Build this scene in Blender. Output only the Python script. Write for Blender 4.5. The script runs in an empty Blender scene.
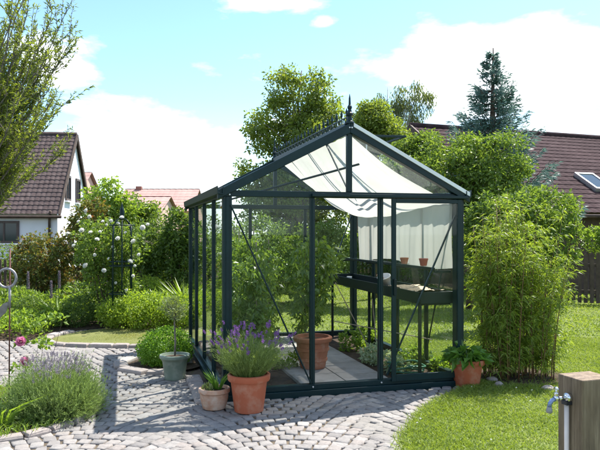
import bpy, math, random
import numpy as np
from mathutils import Vector, Matrix

random.seed(11)
rng = np.random.default_rng(7)
S = bpy.context.scene
COL = S.collection
R = math.radians
PI = math.pi

# ------------------------------------------------------------------ camera constants
FPX, HOR, CX, CAMZ = 650.0, 232.0, 300.0, 1.55
def G(px, py):                       # ground point seen at a pixel of the 600x450 photo
    d = FPX * CAMZ / (py - HOR)
    return ((px - CX) / FPX * d, d)
def AT(px, py, Y):                   # point at distance Y
    return Vector(((px - CX) / FPX * Y, Y, CAMZ + (HOR - py) / FPX * Y))

# ------------------------------------------------------------------ node helpers
def mat(name):
    m = bpy.data.materials.new(name); m.use_nodes = True
    nt = m.node_tree
    b = nt.nodes['Principled BSDF']
    return m, nt, b
def node(nt, t, **kw):
    n = nt.nodes.new(t)
    for k, v in kw.items():
        if k in n.inputs: n.inputs[k].default_value = v
        else: setattr(n, k, v)
    return n
def ramp(nt, stops, fac=None):
    n = nt.nodes.new('ShaderNodeValToRGB')
    e = n.color_ramp.elements
    while len(e) > 1: e.remove(e[-1])
    e[0].position = stops[0][0]; e[0].color = (*stops[0][1], 1)
    for p, c in stops[1:]:
        x = e.new(p); x.color = (*c, 1)
    if fac is not None: nt.links.new(fac, n.inputs[0])
    return n
def mixc(nt, fac, a, b, mode='MIX'):
    n = nt.nodes.new('ShaderNodeMix'); n.data_type = 'RGBA'; n.blend_type = mode
    for i, v in ((0, fac), (6, a), (7, b)):
        if hasattr(v, 'is_output') or isinstance(v, bpy.types.NodeSocket): nt.links.new(v, n.inputs[i])
        elif isinstance(v, tuple): n.inputs[i].default_value = (*v, 1)
        else: n.inputs[i].default_value = v
    return n.outputs[2]
def noise(nt, scale, detail=4, rough=.55, coord='Object', vec=None):
    n = node(nt, 'ShaderNodeTexNoise')
    n.inputs['Scale'].default_value = scale; n.inputs['Detail'].default_value = detail; n.inputs['Roughness'].default_value = rough
    if vec is None:
        vec = nt.nodes.new('ShaderNodeTexCoord').outputs[coord]
    nt.links.new(vec, n.inputs['Vector'])
    return n.outputs['Fac']
def bump(nt, b, h, strength=.4, dist=.01):
    n = node(nt, 'ShaderNodeBump'); n.inputs['Strength'].default_value = strength; n.inputs['Distance'].default_value = dist
    nt.links.new(h, n.inputs['Height']); nt.links.new(n.outputs[0], b.inputs['Normal'])

def leafmat(name, stops, trans=.45, rough=.45, spec=.4, vscale=1.3, tint=(1.3, 1.25, .5), gain=(1.42, 1.48, 1.3)):
    stops = [(p, tuple(min(a * g_, .85) for a, g_ in zip(c, gain))) for p, c in stops]
    m, nt, b = mat(name)
    g = nt.nodes.new('ShaderNodeNewGeometry')
    nz = noise(nt, vscale, 3)
    ma = node(nt, 'ShaderNodeMath', operation='MULTIPLY_ADD'); ma.inputs[1].default_value = .55
    nt.links.new(g.outputs['Random Per Island'], ma.inputs[0])
    mm = node(nt, 'ShaderNodeMath', operation='MULTIPLY'); mm.inputs[1].default_value = .5
    nt.links.new(nz, mm.inputs[0]); nt.links.new(mm.outputs[0], ma.inputs[2])
    c = ramp(nt, stops, ma.outputs[0]).outputs[0]
    nt.links.new(c, b.inputs['Base Color']); b.inputs['Roughness'].default_value = rough
    b.inputs['Specular IOR Level'].default_value = spec
    t = node(nt, 'ShaderNodeBsdfTranslucent')
    nt.links.new(mixc(nt, 1.0, c, tint, 'MULTIPLY'), t.inputs[0])
    mx = node(nt, 'ShaderNodeMixShader'); mx.inputs[0].default_value = trans
    nt.links.new(b.outputs[0], mx.inputs[1]); nt.links.new(t.outputs[0], mx.inputs[2])
    nt.links.new(mx.outputs[0], nt.nodes['Material Output'].inputs[0])
    return m
def simple(name, c1, c2, scale=8, rough=.6, metallic=0, bstr=0, bscale=40, spec=.5, coord='Object', bdist=.005):
    m, nt, b = mat(name)
    nz = noise(nt, scale, 5, .6, coord)
    nt.links.new(ramp(nt, [(.3, c1), (.7, c2)], nz).outputs[0], b.inputs['Base Color'])
    b.inputs['Roughness'].default_value = rough; b.inputs['Metallic'].default_value = metallic
    b.inputs['Specular IOR Level'].default_value = spec
    if bstr: bump(nt, b, noise(nt, bscale, 5, .6, coord), bstr, bdist)
    return m

# ------------------------------------------------------------------ materials
M = {}
M['frame'] = simple('green painted metal', (.0014, .0145, .0175), (.0025, .021, .023), 6, .38, 0, .06, 60, .3)
M['frame_dark'] = simple('dark green paint', (.002, .009, .009), (.0035, .013, .012), 6, .5, 0, 0, 40, .3)
M['alu'] = simple('aluminium', (.55, .57, .58), (.65, .66, .68), 20, .35, .8)
M['chrome'] = simple('worn chrome', (.6, .6, .62), (.75, .75, .76), 40, .22, 1)
M['blue'] = simple('blue plastic', (.16, .22, .40), (.24, .30, .46), 20, .35, .5)
M['terracotta'] = simple('terracotta', (.30, .10, .05), (.42, .17, .09), 5, .8, 0, .25, 60)
M['terra_bright'] = simple('orange plastic terracotta', (.36, .085, .035), (.42, .11, .05), 4, .6, 0, .08, 50)
M['terra_pale'] = simple('weathered terracotta', (.36, .17, .10), (.52, .33, .23), 9, .85, 0, .3, 50)
M['glazed'] = simple('grey green glaze', (.12, .155, .12), (.19, .225, .17), 7, .5, 0, .1, 50)
M['soil'] = simple('soil', (.035, .024, .016), (.085, .06, .04), 14, .95, 0, .8, 30, .2, bdist=.03)
M['sand'] = simple('joint sand', (.06, .047, .034), (.14, .115, .085), 9, .95, 0, .5, 90, .2)
def weather(m, c, lo=.52, hi=.74, sc=3.2, amt=.55):
    nt = m.node_tree; b = nt.nodes['Principled BSDF']; src = b.inputs['Base Color'].links[0].from_socket
    n1 = noise(nt, sc, 7, .68); f = ramp(nt, [(lo, (0, 0, 0)), (hi, (amt, amt, amt))], n1).outputs[0]
    nt.links.new(mixc(nt, f, src, c), b.inputs['Base Color'])
weather(M['terracotta'], (.50, .38, .30), sc=9); weather(M['terra_pale'], (.58, .52, .45), .45, .7, 14); weather(M['terra_bright'], (.47, .27, .18), .48, .72, 9, .6); weather(M['glazed'], (.30, .31, .26), .5, .7, 11, .6)
weather(M['frame'], (.035, .045, .045), .56, .8, 9, .3)
M['slab'] = simple('concrete slab', (.22, .21, .195), (.32, .305, .285), 3, .85, 0, .3, 40)
weather(M['slab'], (.13, .115, .09), .5, .72, 4, .7)
M['bark'] = simple('bark', (.05, .035, .025), (.13, .095, .07), 12, .9, 0, .8, 25, .2)
M['bark_grey'] = simple('grey bark', (.10, .085, .07), (.24, .21, .18), 10, .9, 0, .6, 25, .2)
M['birch'] = simple('birch bark', (.12, .11, .10), (.62, .6, .56), 5, .8, 0, .3, 25)
M['cane'] = simple('bamboo cane', (.10, .042, .022), (.22, .12, .055), 7, .5)
M['wall_white'] = simple('white render', (.70, .71, .74), (.78, .78, .80), 1.5, .9, 0, .1, 30)
M['wall_peach'] = simple('peach render', (.5, .34, .26), (.58, .4, .32), 1.5, .9)
M['wood_dark'] = simple('dark stained wood', (.035, .02, .014), (.085, .05, .032), 6, .75, 0, .3, 30)
M['fence_wood'] = simple('weathered fence wood', (.045, .03, .022), (.10, .07, .05), 6, .85, 0, .4, 30)
M['fence_pale'] = simple('grey fence wood', (.22, .17, .13), (.34, .28, .22), 6, .85, 0, .3, 30)
M['window_frame'] = simple('brown window frame', (.05, .03, .025), (.08, .05, .04), 6, .5)
M['white_paint_and_sky_sheen'] = simple('white paint and sky sheen', (.75, .75, .75), (.82, .82, .82), 6, .45)
M['pipe'] = simple('pale plastic pipe', (.62, .52, .48), (.74, .64, .6), 6, .4)
M['iron'] = simple('dark wrought iron', (.02, .022, .03), (.04, .04, .05), 20, .5, .3)
M['iron_grey'] = simple('grey weathered metal', (.2, .19, .2), (.34, .33, .34), 20, .55, .4)
M['rust'] = simple('rusty rod', (.09, .03, .025), (.16, .06, .045), 20, .7, .2)
M['hose'] = simple('green hose', (.02, .10, .05), (.03, .13, .07), 6, .4)
M['roof_far'] = simple('far red roof', (.36, .225, .20), (.45, .295, .26), .8, .95, 0, 0, 40, .05)
M['brick'] = simple('chimney brick', (.20, .09, .07), (.28, .13, .1), 4, .9)
M['seed'] = simple('pale compost in tray', (.42, .31, .2), (.6, .46, .32), 30, .9, 0, .5, 60)
M['white_pl'] = simple('white plastic', (.72, .72, .7), (.8, .8, .78), 6, .4)
M['red_pl'] = simple('reddish clay', (.35, .08, .06), (.42, .12, .08), 9, .6)

def sleeper_mat():
    m, nt, b = mat('old oak sleeper')
    tc = nt.nodes.new('ShaderNodeTexCoord'); mp = node(nt, 'ShaderNodeMapping')
    mp.inputs['Scale'].default_value = (9, 9, .8); nt.links.new(tc.outputs['Object'], mp.inputs[0])
    n1 = noise(nt, 4, 8, .65, vec=mp.outputs[0]); n2 = noise(nt, 3, 3)
    c = ramp(nt, [(.25, (.06, .04, .028)), (.5, (.17, .12, .08)), (.75, (.31, .235, .165))], n1).outputs[0]
    c = mixc(nt, ramp(nt, [(.45, (0, 0, 0)), (.7, (.45, .45, .45))], n2).outputs[0], c, (.13, .085, .03))
    nt.links.new(c, b.inputs['Base Color']); b.inputs['Roughness'].default_value = .85
    bump(nt, b, n1, .8, .006)
    return m
M['sleeper'] = sleeper_mat()

def glass_mat():
    m, nt, b = mat('clear horticultural glass')
    nt.nodes.remove(b)
    tr = node(nt, 'ShaderNodeBsdfTransparent'); tr.inputs[0].default_value = (.975, .985, .98, 1)
    gl = node(nt, 'ShaderNodeBsdfGlossy'); gl.inputs['Roughness'].default_value = .015; gl.inputs[0].default_value = (.95, 1, 1, 1)
    ge = nt.nodes.new('ShaderNodeNewGeometry'); dt = node(nt, 'ShaderNodeVectorMath', operation='DOT_PRODUCT')
    nt.links.new(ge.outputs['Normal'], dt.inputs[0]); nt.links.new(ge.outputs['Incoming'], dt.inputs[1])
    def mt(op, a, b_=None):
        q = node(nt, 'ShaderNodeMath', operation=op)
        for i, v in enumerate((a, b_)):
            if v is None: continue
            if isinstance(v, (int, float)): q.inputs[i].default_value = v
            else: nt.links.new(v, q.inputs[i])
        return q.outputs[0]
    fres = mt('ADD', mt('MULTIPLY', mt('POWER', mt('SUBTRACT', 1.0, mt('ABSOLUTE', dt.outputs['Value'])), 5.0), .6), .010)
    df = node(nt, 'ShaderNodeBsdfDiffuse'); df.inputs[0].default_value = (.6, .64, .62, 1)
    nz = noise(nt, 3.0, 6, .65)
    dirt = ramp(nt, [(.5, (.0, .0, .0)), (.85, (.02, .02, .02))], nz).outputs[0]
    m1 = node(nt, 'ShaderNodeMixShader'); nt.links.new(dirt, m1.inputs[0]); nt.links.new(tr.outputs[0], m1.inputs[1]); nt.links.new(df.outputs[0], m1.inputs[2])
    m2 = node(nt, 'ShaderNodeMixShader'); nt.links.new(fres, m2.inputs[0]); nt.links.new(m1.outputs[0], m2.inputs[1]); nt.links.new(gl.outputs[0], m2.inputs[2])
    nt.links.new(m2.outputs[0], nt.nodes['Material Output'].inputs[0])
    return m
M['glass'] = glass_mat()
def dark_glass():
    m, nt, b = mat('house window glass')
    b.inputs['Base Color'].default_value = (.02, .03, .04, 1); b.inputs['Roughness'].default_value = .06
    return m
M['win_glass'] = dark_glass()

def cloth_mat():
    m, nt, b = mat('off white shade cloth')
    n = noise(nt, 2.5, 4); 
    c = ramp(nt, [(.3, (.49, .48, .435)), (.7, (.55, .54, .49))], n).outputs[0]
    nt.links.new(c, b.inputs['Base Color']); b.inputs['Roughness'].default_value = .9; b.inputs['Specular IOR Level'].default_value = .1
    t = node(nt, 'ShaderNodeBsdfTranslucent'); nt.links.new(c, t.inputs[0])
    tp = node(nt, 'ShaderNodeBsdfTransparent')
    mx = node(nt, 'ShaderNodeMixShader'); mx.inputs[0].default_value = .58
    nt.links.new(b.outputs[0], mx.inputs[1]); nt.links.new(t.outputs[0], mx.inputs[2])
    m3 = node(nt, 'ShaderNodeMixShader'); m3.inputs[0].default_value = .12
    nt.links.new(mx.outputs[0], m3.inputs[1]); nt.links.new(tp.outputs[0], m3.inputs[2])
    nt.links.new(m3.outputs[0], nt.nodes['Material Output'].inputs[0])
    return m
M['cloth'] = cloth_mat()

def stone_mat(name, stops, sc=30):
    m, nt, b = mat(name)
    g = nt.nodes.new('ShaderNodeNewGeometry')
    c = ramp(nt, stops, g.outputs['Random Per Island']).outputs[0]
    n1 = noise(nt, sc, 6, .7); n2 = noise(nt, 1.1, 4)
    c = mixc(nt, .55, c, ramp(nt, [(.25, (.36, .36, .36)), (.5, (.8, .8, .8)), (.8, (1.25, 1.23, 1.2))], n1).outputs[0], 'MULTIPLY')
    c = mixc(nt, ramp(nt, [(.5, (0, 0, 0)), (.75, (.45, .45, .45))], n2).outputs[0], c, (.16, .15, .12))
    nt.links.new(c, b.inputs['Base Color']); b.inputs['Roughness'].default_value = .8
    b.inputs['Specular IOR Level'].default_value = .35
    bump(nt, b, n1, .8, .009)
    return m
M['cobble'] = stone_mat('granite setts', [(0, (.195, .182, .176)), (.3, (.23, .215, .206)), (.6, (.262, .246, .236)), (.85, (.255, .226, .21)), (1, (.30, .285, .275))])
M['kerbstone'] = stone_mat('granite kerb', [(0, (.25, .22, .20)), (.5, (.33, .28, .26)), (1, (.40, .36, .34))], 22)

def lawn_mat(name, a, b_, c_):
    m, nt, b = mat(name)
    n1 = noise(nt, 2.2, 4); n2 = noise(nt, 60, 3)
    c = ramp(nt, [(.3, a), (.55, b_), (.75, c_)], n1).outputs[0]
    c = mixc(nt, .5, c, ramp(nt, [(.3, (.5, .5, .5)), (.7, (1.3, 1.3, 1.2))], n2).outputs[0], 'MULTIPLY')
    nt.links.new(c, b.inputs['Base Color']); b.inputs['Roughness'].default_value = .9; b.inputs['Specular IOR Level'].default_value = .15
    bump(nt, b, n2, .6, .02)
    return m
M['lawn'] = lawn_mat('lawn turf', (.10, .135, .035), (.13, .165, .042), (.17, .175, .065))
M['lawn_dry'] = lawn_mat('dry lawn turf', (.12, .14, .045), (.16, .17, .06), (.21, .19, .085))
M['ground'] = lawn_mat('ground', (.04, .07, .02), (.06, .095, .025), (.09, .10, .035))

def tile_mat(name, a, b_, c_):
    m, nt, b = mat(name)
    tc = nt.nodes.new('ShaderNodeTexCoord')
    n1 = noise(nt, 5, 5); n2 = noise(nt, .5, 3)
    c = ramp(nt, [(.3, a), (.55, b_), (.8, c_)], n1).outputs[0]
    c = mixc(nt, .5, c, ramp(nt, [(.3, (.7, .7, .7)), (.7, (1.25, 1.22, 1.2))], n2).outputs[0], 'MULTIPLY')
    nt.links.new(c, b.inputs['Base Color']); b.inputs['Roughness'].default_value = .95; b.inputs['Specular IOR Level'].default_value = .06
    return m
M['tile_brown'] = tile_mat('brown pantiles', (.07, .052, .051), (.105, .08, .077), (.15, .12, .115))
M['tile_dark'] = tile_mat('dark red brown tiles', (.046, .029, .031), (.062, .041, .043), (.09, .063, .065))

L = {}
L['tree'] = leafmat('tree leaf', [(0, (.065, .10, .025)), (.5, (.13, .17, .042)), (1, (.21, .235, .065))], .52)
L['willow'] = leafmat('willow leaf', [(0, (.06, .085, .022)), (.5, (.12, .15, .035)), (1, (.19, .215, .06))], .55)
L['birch'] = leafmat('birch leaf', [(0, (.07, .09, .05)), (1, (.15, .175, .09))], .5)
L['spruce'] = leafmat('blue spruce needle', [(0, (.06, .10, .11)), (.5, (.085, .14, .145)), (1, (.15, .22, .22))], .35, tint=(1, 1, .9))
L['shrub'] = leafmat('shrub leaf', [(0, (.045, .08, .018)), (.5, (.095, .145, .033)), (1, (.18, .225, .075))], .5)
L['shrub_dark'] = leafmat('dark shrub leaf', [(0, (.032, .06, .017)), (.5, (.075, .12, .03)), (1, (.15, .195, .065))], .45)
L['light'] = leafmat('light green leaf', [(0, (.085, .135, .025)), (.5, (.135, .20, .038)), (1, (.20, .26, .07))], .5)
L['lime'] = leafmat('lime flower froth', [(0, (.10, .15, .025)), (.5, (.17, .235, .035)), (1, (.25, .31, .06))], .5)
L['red'] = leafmat('copper red leaf', [(0, (.04, .065, .018)), (.4, (.09, .12, .03)), (.62, (.14, .16, .04)), (.78, (.12, .07, .03)), (1, (.16, .045, .035))], .4, tint=(1.3, .9, .5))
L['box'] = leafmat('boxwood leaf', [(0, (.06, .13, .016)), (.5, (.11, .20, .025)), (1, (.16, .27, .04))], .45)
L['bamboo'] = leafmat('bamboo leaf', [(0, (.07, .11, .02)), (.5, (.14, .19, .035)), (1, (.24, .27, .07))], .55)
L['lavender'] = leafmat('lavender stem', [(0, (.085, .115, .045)), (.5, (.145, .19, .07)), (1, (.21, .25, .11))], .4)
L['lavender_bush'] = leafmat('lavender bush stem', [(0, (.08, .115, .04)), (.5, (.145, .19, .07)), (1, (.22, .26, .12))], .4, tint=(1.1, 1.2, .75))
L['purple'] = leafmat('lavender flower', [(0, (.15, .06, .24)), (1, (.34, .17, .42))], .3, tint=(1.1, .9, 1.2), gain=(1, 1, 1))
L['mauve'] = leafmat('faded lavender flower', [(0, (.18, .165, .19)), (1, (.32, .29, .33))], .3, tint=(1.1, .95, 1.1), gain=(1, 1, 1))
L['hosta'] = leafmat('glossy pot leaf', [(0, (.05, .11, .02)), (1, (.11, .20, .035))], .35, .3)
L['tomato'] = leafmat('greenhouse leaf', [(0, (.045, .08, .02)), (.5, (.10, .155, .04)), (1, (.19, .25, .085))], .5, .32, .6)
L['silver'] = leafmat('silver leaf', [(0, (.16, .20, .13)), (1, (.34, .38, .28))], .3)
L['olive'] = leafmat('grey olive leaf', [(0, (.10, .13, .06)), (1, (.20, .23, .12))], .35)
L['grass'] = leafmat('grass blade', [(0, (.085, .125, .024)), (.5, (.14, .185, .04)), (1, (.21, .24, .085))], .5, .5, .3)
L['grass_dry'] = leafmat('dry grass blade', [(0, (.10, .125, .03)), (.5, (.165, .175, .06)), (1, (.26, .24, .11))], .4, .6, .2)
L['white'] = leafmat('white petal', [(0, (.72, .72, .68)), (1, (.82, .82, .8))], .4, tint=(1, 1, 1), gain=(1, 1, 1))
L['pink'] = leafmat('pink petal', [(0, (.55, .16, .32)), (1, (.72, .32, .48))], .35, tint=(1.1, 1, 1), gain=(1, 1, 1))

# ------------------------------------------------------------------ mesh helpers
def link(o, parent=None):
    COL.objects.link(o)
    if parent is not None: o.parent = parent
    return o
class MB:
    def __init__(s): s.v = []; s.f = []
    def add(s, vs, fs):
        k = len(s.v); s.v += [tuple(v) for v in vs]; s.f += [tuple(k + i for i in f) for f in fs]; return s
    def box(s, x0, x1, y0, y1, z0, z1):
        return s.add([(x0, y0, z0), (x1, y0, z0), (x1, y1, z0), (x0, y1, z0), (x0, y0, z1), (x1, y0, z1), (x1, y1, z1), (x0, y1, z1)],
                     [(0, 3, 2, 1), (4, 5, 6, 7), (0, 1, 5, 4), (1, 2, 6, 5), (2, 3, 7, 6), (3, 0, 4, 7)])
    def bar(s, p, q, w, h, up=(0, 0, 1)):
        p, q = Vector(p), Vector(q); d = (q - p).normalized(); u = Vector(up)
        if abs(d.dot(u)) > .98: u = Vector((0, 1, 0))
        a = d.cross(u).normalized(); b = a.cross(d)
        vs = []
        for c in (p, q):
            for i, j in ((-1, -1), (1, -1), (1, 1), (-1, 1)): vs.append(c + a * i * w / 2 + b * j * h / 2)
        return s.add(vs, [(3, 2, 1, 0), (4, 5, 6, 7), (0, 1, 5, 4), (1, 2, 6, 5), (2, 3, 7, 6), (3, 0, 4, 7)])
    def tube(s, pts, r, n=8, caps=True):
        pts = [Vector(p) for p in pts]
        rs = r if isinstance(r, (list, tuple)) else [r] * len(pts)
        vs, fs = [], []; a = None
        for i, p in enumerate(pts):
            d = (pts[min(i + 1, len(pts) - 1)] - pts[max(i - 1, 0)])
            d = d.normalized() if d.length > 1e-9 else Vector((0, 0, 1))
            if a is None:
                a = d.orthogonal().normalized()
            a = (a - d * a.dot(d)); a = a.normalized() if a.length > 1e-6 else d.orthogonal().normalized()
            b = d.cross(a)
            for k in range(n):
                t = 2 * PI * k / n; vs.append(p + (a * math.cos(t) + b * math.sin(t)) * rs[i])
        for i in range(len(pts) - 1):
            for k in range(n):
                k2 = (k + 1) % n; fs.append((i * n + k, i * n + k2, (i + 1) * n + k2, (i + 1) * n + k))
        if caps: fs.append(tuple(range(n - 1, -1, -1))); fs.append(tuple((len(pts) - 1) * n + k for k in range(n)))
        return s.add(vs, fs)
    def lathe(s, prof, n=32, c=(0, 0, 0)):
        vs, fs = [], []
        for r, z in prof:
            for k in range(n):
                t = 2 * PI * k / n; vs.append((c[0] + r * math.cos(t), c[1] + r * math.sin(t), c[2] + z))
        for i in range(len(prof) - 1):
            for k in range(n):
                k2 = (k + 1) % n; fs.append((i * n + k, i * n + k2, (i + 1) * n + k2, (i + 1) * n + k))
        fs.append(tuple(range(n - 1, -1, -1))); fs.append(tuple((len(prof) - 1) * n + k for k in range(n)))
        return s.add(vs, fs)
    def prism(s, poly, d):              # polygon (list of 3d points) thickened by vector d
        n = len(poly); d = Vector(d); poly = [Vector(p) for p in poly]
        return s.add(poly + [p + d for p in poly], [tuple(range(n - 1, -1, -1)), tuple(range(n, 2 * n))] + [(i, (i + 1) % n, n + (i + 1) % n, n + i) for i in range(n)])
    def ring(s, c, rad, r, axis='y', n=20, m=6):
        pts = []
        for k in range(n + 1):
            t = 2 * PI * k / n; a, b = rad * math.cos(t), rad * math.sin(t)
            pts.append((c[0] + a, c[1] + (b if axis == 'z' else 0), c[2] + (b if axis == 'y' else 0)) if axis != 'x' else (c[0], c[1] + a, c[2] + b))
        return s.tube(pts, r, m, False)
    def build(s, name, m, parent=None, smooth=False, bevel=0):
        me = bpy.data.meshes.new(name); me.from_pydata(s.v, [], s.f); me.materials.append(m)
        if smooth: me.shade_smooth()
        me.update()
        o = link(bpy.data.objects.new(name, me), parent)
        if bevel:
            md = o.modifiers.new('bevel', 'BEVEL'); md.width = bevel; md.segments = 2; md.limit_method = 'ANGLE'
        return o
def np_obj(name, V, F, m, parent=None, smooth=False):
    me = bpy.data.meshes.new(name); F = np.asarray(F, dtype=np.int32); k = F.shape[1]
    me.vertices.add(len(V)); me.vertices.foreach_set('co', np.asarray(V, dtype=np.float32).ravel())
    me.loops.add(F.size); me.loops.foreach_set('vertex_index', F.ravel())
    me.polygons.add(len(F)); me.polygons.foreach_set('loop_start', np.arange(0, F.size, k, dtype=np.int32))
    me.update(calc_edges=True); me.validate()
    me.materials.append(m)
    if smooth: me.shade_smooth()
    else: me.shade_flat()
    return link(bpy.data.objects.new(name, me), parent)
def tag(o, label=None, cat=None, group=None, kind=None):
    if label: o['label'] = label
    if cat: o['category'] = cat
    if group: o['group'] = group
    if kind: o['kind'] = kind
    return o
def thing(name, label, cat, loc=(0, 0, 0), rz=0, group=None):
    o = bpy.data.objects.new(name, None); COL.objects.link(o)
    o.empty_display_size = .1; o.location = loc; o.rotation_euler = (0, 0, rz)
    return tag(o, label, cat, group)
def norm(a): return a / np.maximum(np.linalg.norm(a, axis=-1, keepdims=True), 1e-9)
def rdir(n): return norm(rng.normal(size=(n, 3)))

def leafV(P, D, Ln, W, fold=.25, droop=0.0):
    """kite shaped leaves, folded on the midrib: P bases, D directions"""
    n = len(P); Ln = np.broadcast_to(np.asarray(Ln, float).reshape(-1, 1), (n, 1)) * rng.uniform(.7, 1.25, (n, 1))
    W = np.broadcast_to(np.asarray(W, float).reshape(-1, 1), (n, 1)) * rng.uniform(.75, 1.2, (n, 1))
    D = norm(D); Sd = norm(np.cross(D, rdir(n))); N = np.cross(D, Sd)
    mid = P + D * Ln * .42
    tip = P + D * Ln; tip[:, 2] -= (droop * Ln)[:, 0]
    V = np.stack([P, mid + Sd * W / 2 + N * fold * W, tip, mid - Sd * W / 2 + N * fold * W], 1).reshape(-1, 3)
    return V
def quads(n): return np.arange(4 * n).reshape(n, 4)
def leaves(name, P, D, Ln, W, m, parent=None, fold=.25, droop=0.0):
    V = leafV(P, D, Ln, W, fold, droop); return np_obj(name, V, quads(len(P)), m, parent)
def bladesV(P, D, H, W, bend=.35):
    """bent strap blades: two segments, 5 points; returned as 4-gons + tip tri made of quads w/ doubled tip"""
    n = len(P); H = np.broadcast_to(np.asarray(H, float).reshape(-1, 1), (n, 1)); W = np.broadcast_to(np.asarray(W, float).reshape(-1, 1), (n, 1))
    D = norm(D); a = rng.uniform(0, 2 * PI, (n, 1))
    Sd = np.concatenate([np.cos(a), np.sin(a), np.zeros((n, 1))], 1); Sd = norm(Sd - D * (Sd * D).sum(1, keepdims=True))
    out = D.copy(); out[:, 2] = 0; out = out + 1e-4
    m1 = P + D * H * .55; tip = P + D * H + norm(out) * H * bend * .5; tip[:, 2] -= (H * bend * .25)[:, 0]
    V = np.stack([P - Sd * W / 2, P + Sd * W / 2, m1 + Sd * W * .4, m1 - Sd * W * .4, tip], 1).reshape(-1, 3)
    b = np.arange(n)[:, None] * 5
    F = np.concatenate([b + np.array([[0, 1, 2]]), b + np.array([[0, 2, 3]]), b + np.array([[3, 2, 4]])], 0)
    return V, F
def pip(x, y, poly):
    x = np.asarray(x); y = np.asarray(y); ins = np.zeros(x.shape, bool); n = len(poly)
    for i in range(n):
        x0, y0 = poly[i]; x1, y1 = poly[(i + 1) % n]
        c = ((y0 > y) != (y1 > y)); 
        with np.errstate(divide='ignore', invalid='ignore'):
            xi = (x1 - x0) * (y - y0) / (y1 - y0 + 1e-12) + x0
        ins ^= c & (x < xi)
    return ins
def smooth_poly(p, it=2, closed=True):
    for _ in range(it):
        q = []; n = len(p)
        for i in range(n if closed else n - 1):
            a, b = p[i], p[(i + 1) % n]
            q.append((a[0] * .75 + b[0] * .25, a[1] * .75 + b[1] * .25)); q.append((a[0] * .25 + b[0] * .75, a[1] * .25 + b[1] * .75))
        if not closed: q = [p[0]] + q + [p[-1]]
        p = q
    return p
def sheet(name, poly, z, m, kind='structure'):
    o = MB().add([(x, y, z) for x, y in poly], [tuple(range(len(poly)))]).build(name, m)
    return tag(o, kind=kind)

# ------------------------------------------------------------------ plan of the garden
GO = Vector((-.706, 5.96, 0)); GA = math.atan2(.2642, .9645)      # greenhouse front corner, turn
GW, GL, GE, GR = 2.46, 3.2, 1.93, 2.575
U = Vector((math.cos(GA), math.sin(GA), 0)); Vv = Vector((-math.sin(GA), math.cos(GA), 0))
def gw(a, b, z=0): p = GO + U * a + Vv * b; return Vector((p.x, p.y, z))
def gxy(a, b): p = gw(a, b); return (p.x, p.y)
def gloc(x, y):
    dx, dy = x - GO.x, y - GO.y
    return dx * U.x + dy * U.y, dx * Vv.x + dy * Vv.y

pave_right = smooth_poly([(.50, 2.0), (.56, 3.6), (.72, 4.62), (.87, 5.09), (1.07, 5.6), (1.33, 6.0), (1.60, 6.32), gxy(2.62, -.04)], 1, False)
lav_bed = smooth_poly([(-5, 4.3), (-3.2, 4.55), (-2.25, 4.78), (-2.0, 5.0), (-1.83, 5.36), (-1.80, 5.8), (-1.95, 6.2), (-2.3, 6.45), (-3.0, 6.5), (-5, 6.5)], 1)
round_lawn = smooth_poly([(-3.66, 9.35), (-3.5, 8.98), (-3.1, 8.80), (-2.6, 8.74), (-2.0, 8.72), (-1.62, 8.72), (-1.72, 9.6), (-1.8, 10.5), (-2.6, 10.6), (-3.2, 10.35), (-3.6, 9.85)], 1)
BX = Vector((-1.58, 7.62, 0))                                      # boxwood ball
box_bed = [(BX.x + .46 * math.cos(t), BX.y - .02 + .46 * math.sin(t)) for t in [2 * PI * k / 28 for k in range(28)]]
pave = [(-6.5, 2.0)] + pave_right + [gxy(2.5, 3.3), (-1.9, 10.9), (-3.7, 10.4), (-6.5, 9.3)]
lawn_poly = pave_right + [gxy(GW + .03, .05), gxy(GW + .03, GL + .03), gxy(-.2, GL + .03), (-2.0, 11.2), (-1.6, 24), (16, 24), (16, 2.0)]

# ------------------------------------------------------------------ setting
sheet('ground', [(400 * math.cos(2 * PI * k / 48), 400 * math.sin(2 * PI * k / 48) + 60) for k in range(48)], -.05, M['ground'])
sheet('joint_sand_ground', [(-6.5, 1.5), (2.4, 1.5), (2.4, 6.0), (1.8, 11), (-6.5, 11)], -.016, M['sand'])
sheet('lawn', lawn_poly, .004, M['lawn'])
sheet('round_lawn', round_lawn, .012, M['lawn_dry'])
sheet('garden_bed_ground', [(-14, 9.1), (-6, 9.2), (-4.6, 9.15), (-3.75, 9.4), (-3.7, 10.0), (-3.2, 10.45), (-2.6, 10.65), (-1.9, 10.62), (-1.7, 24), (-14, 24)], .008, M['soil'])
sheet('lavender_bed_ground', lav_bed, .016, M['soil'])

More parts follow.
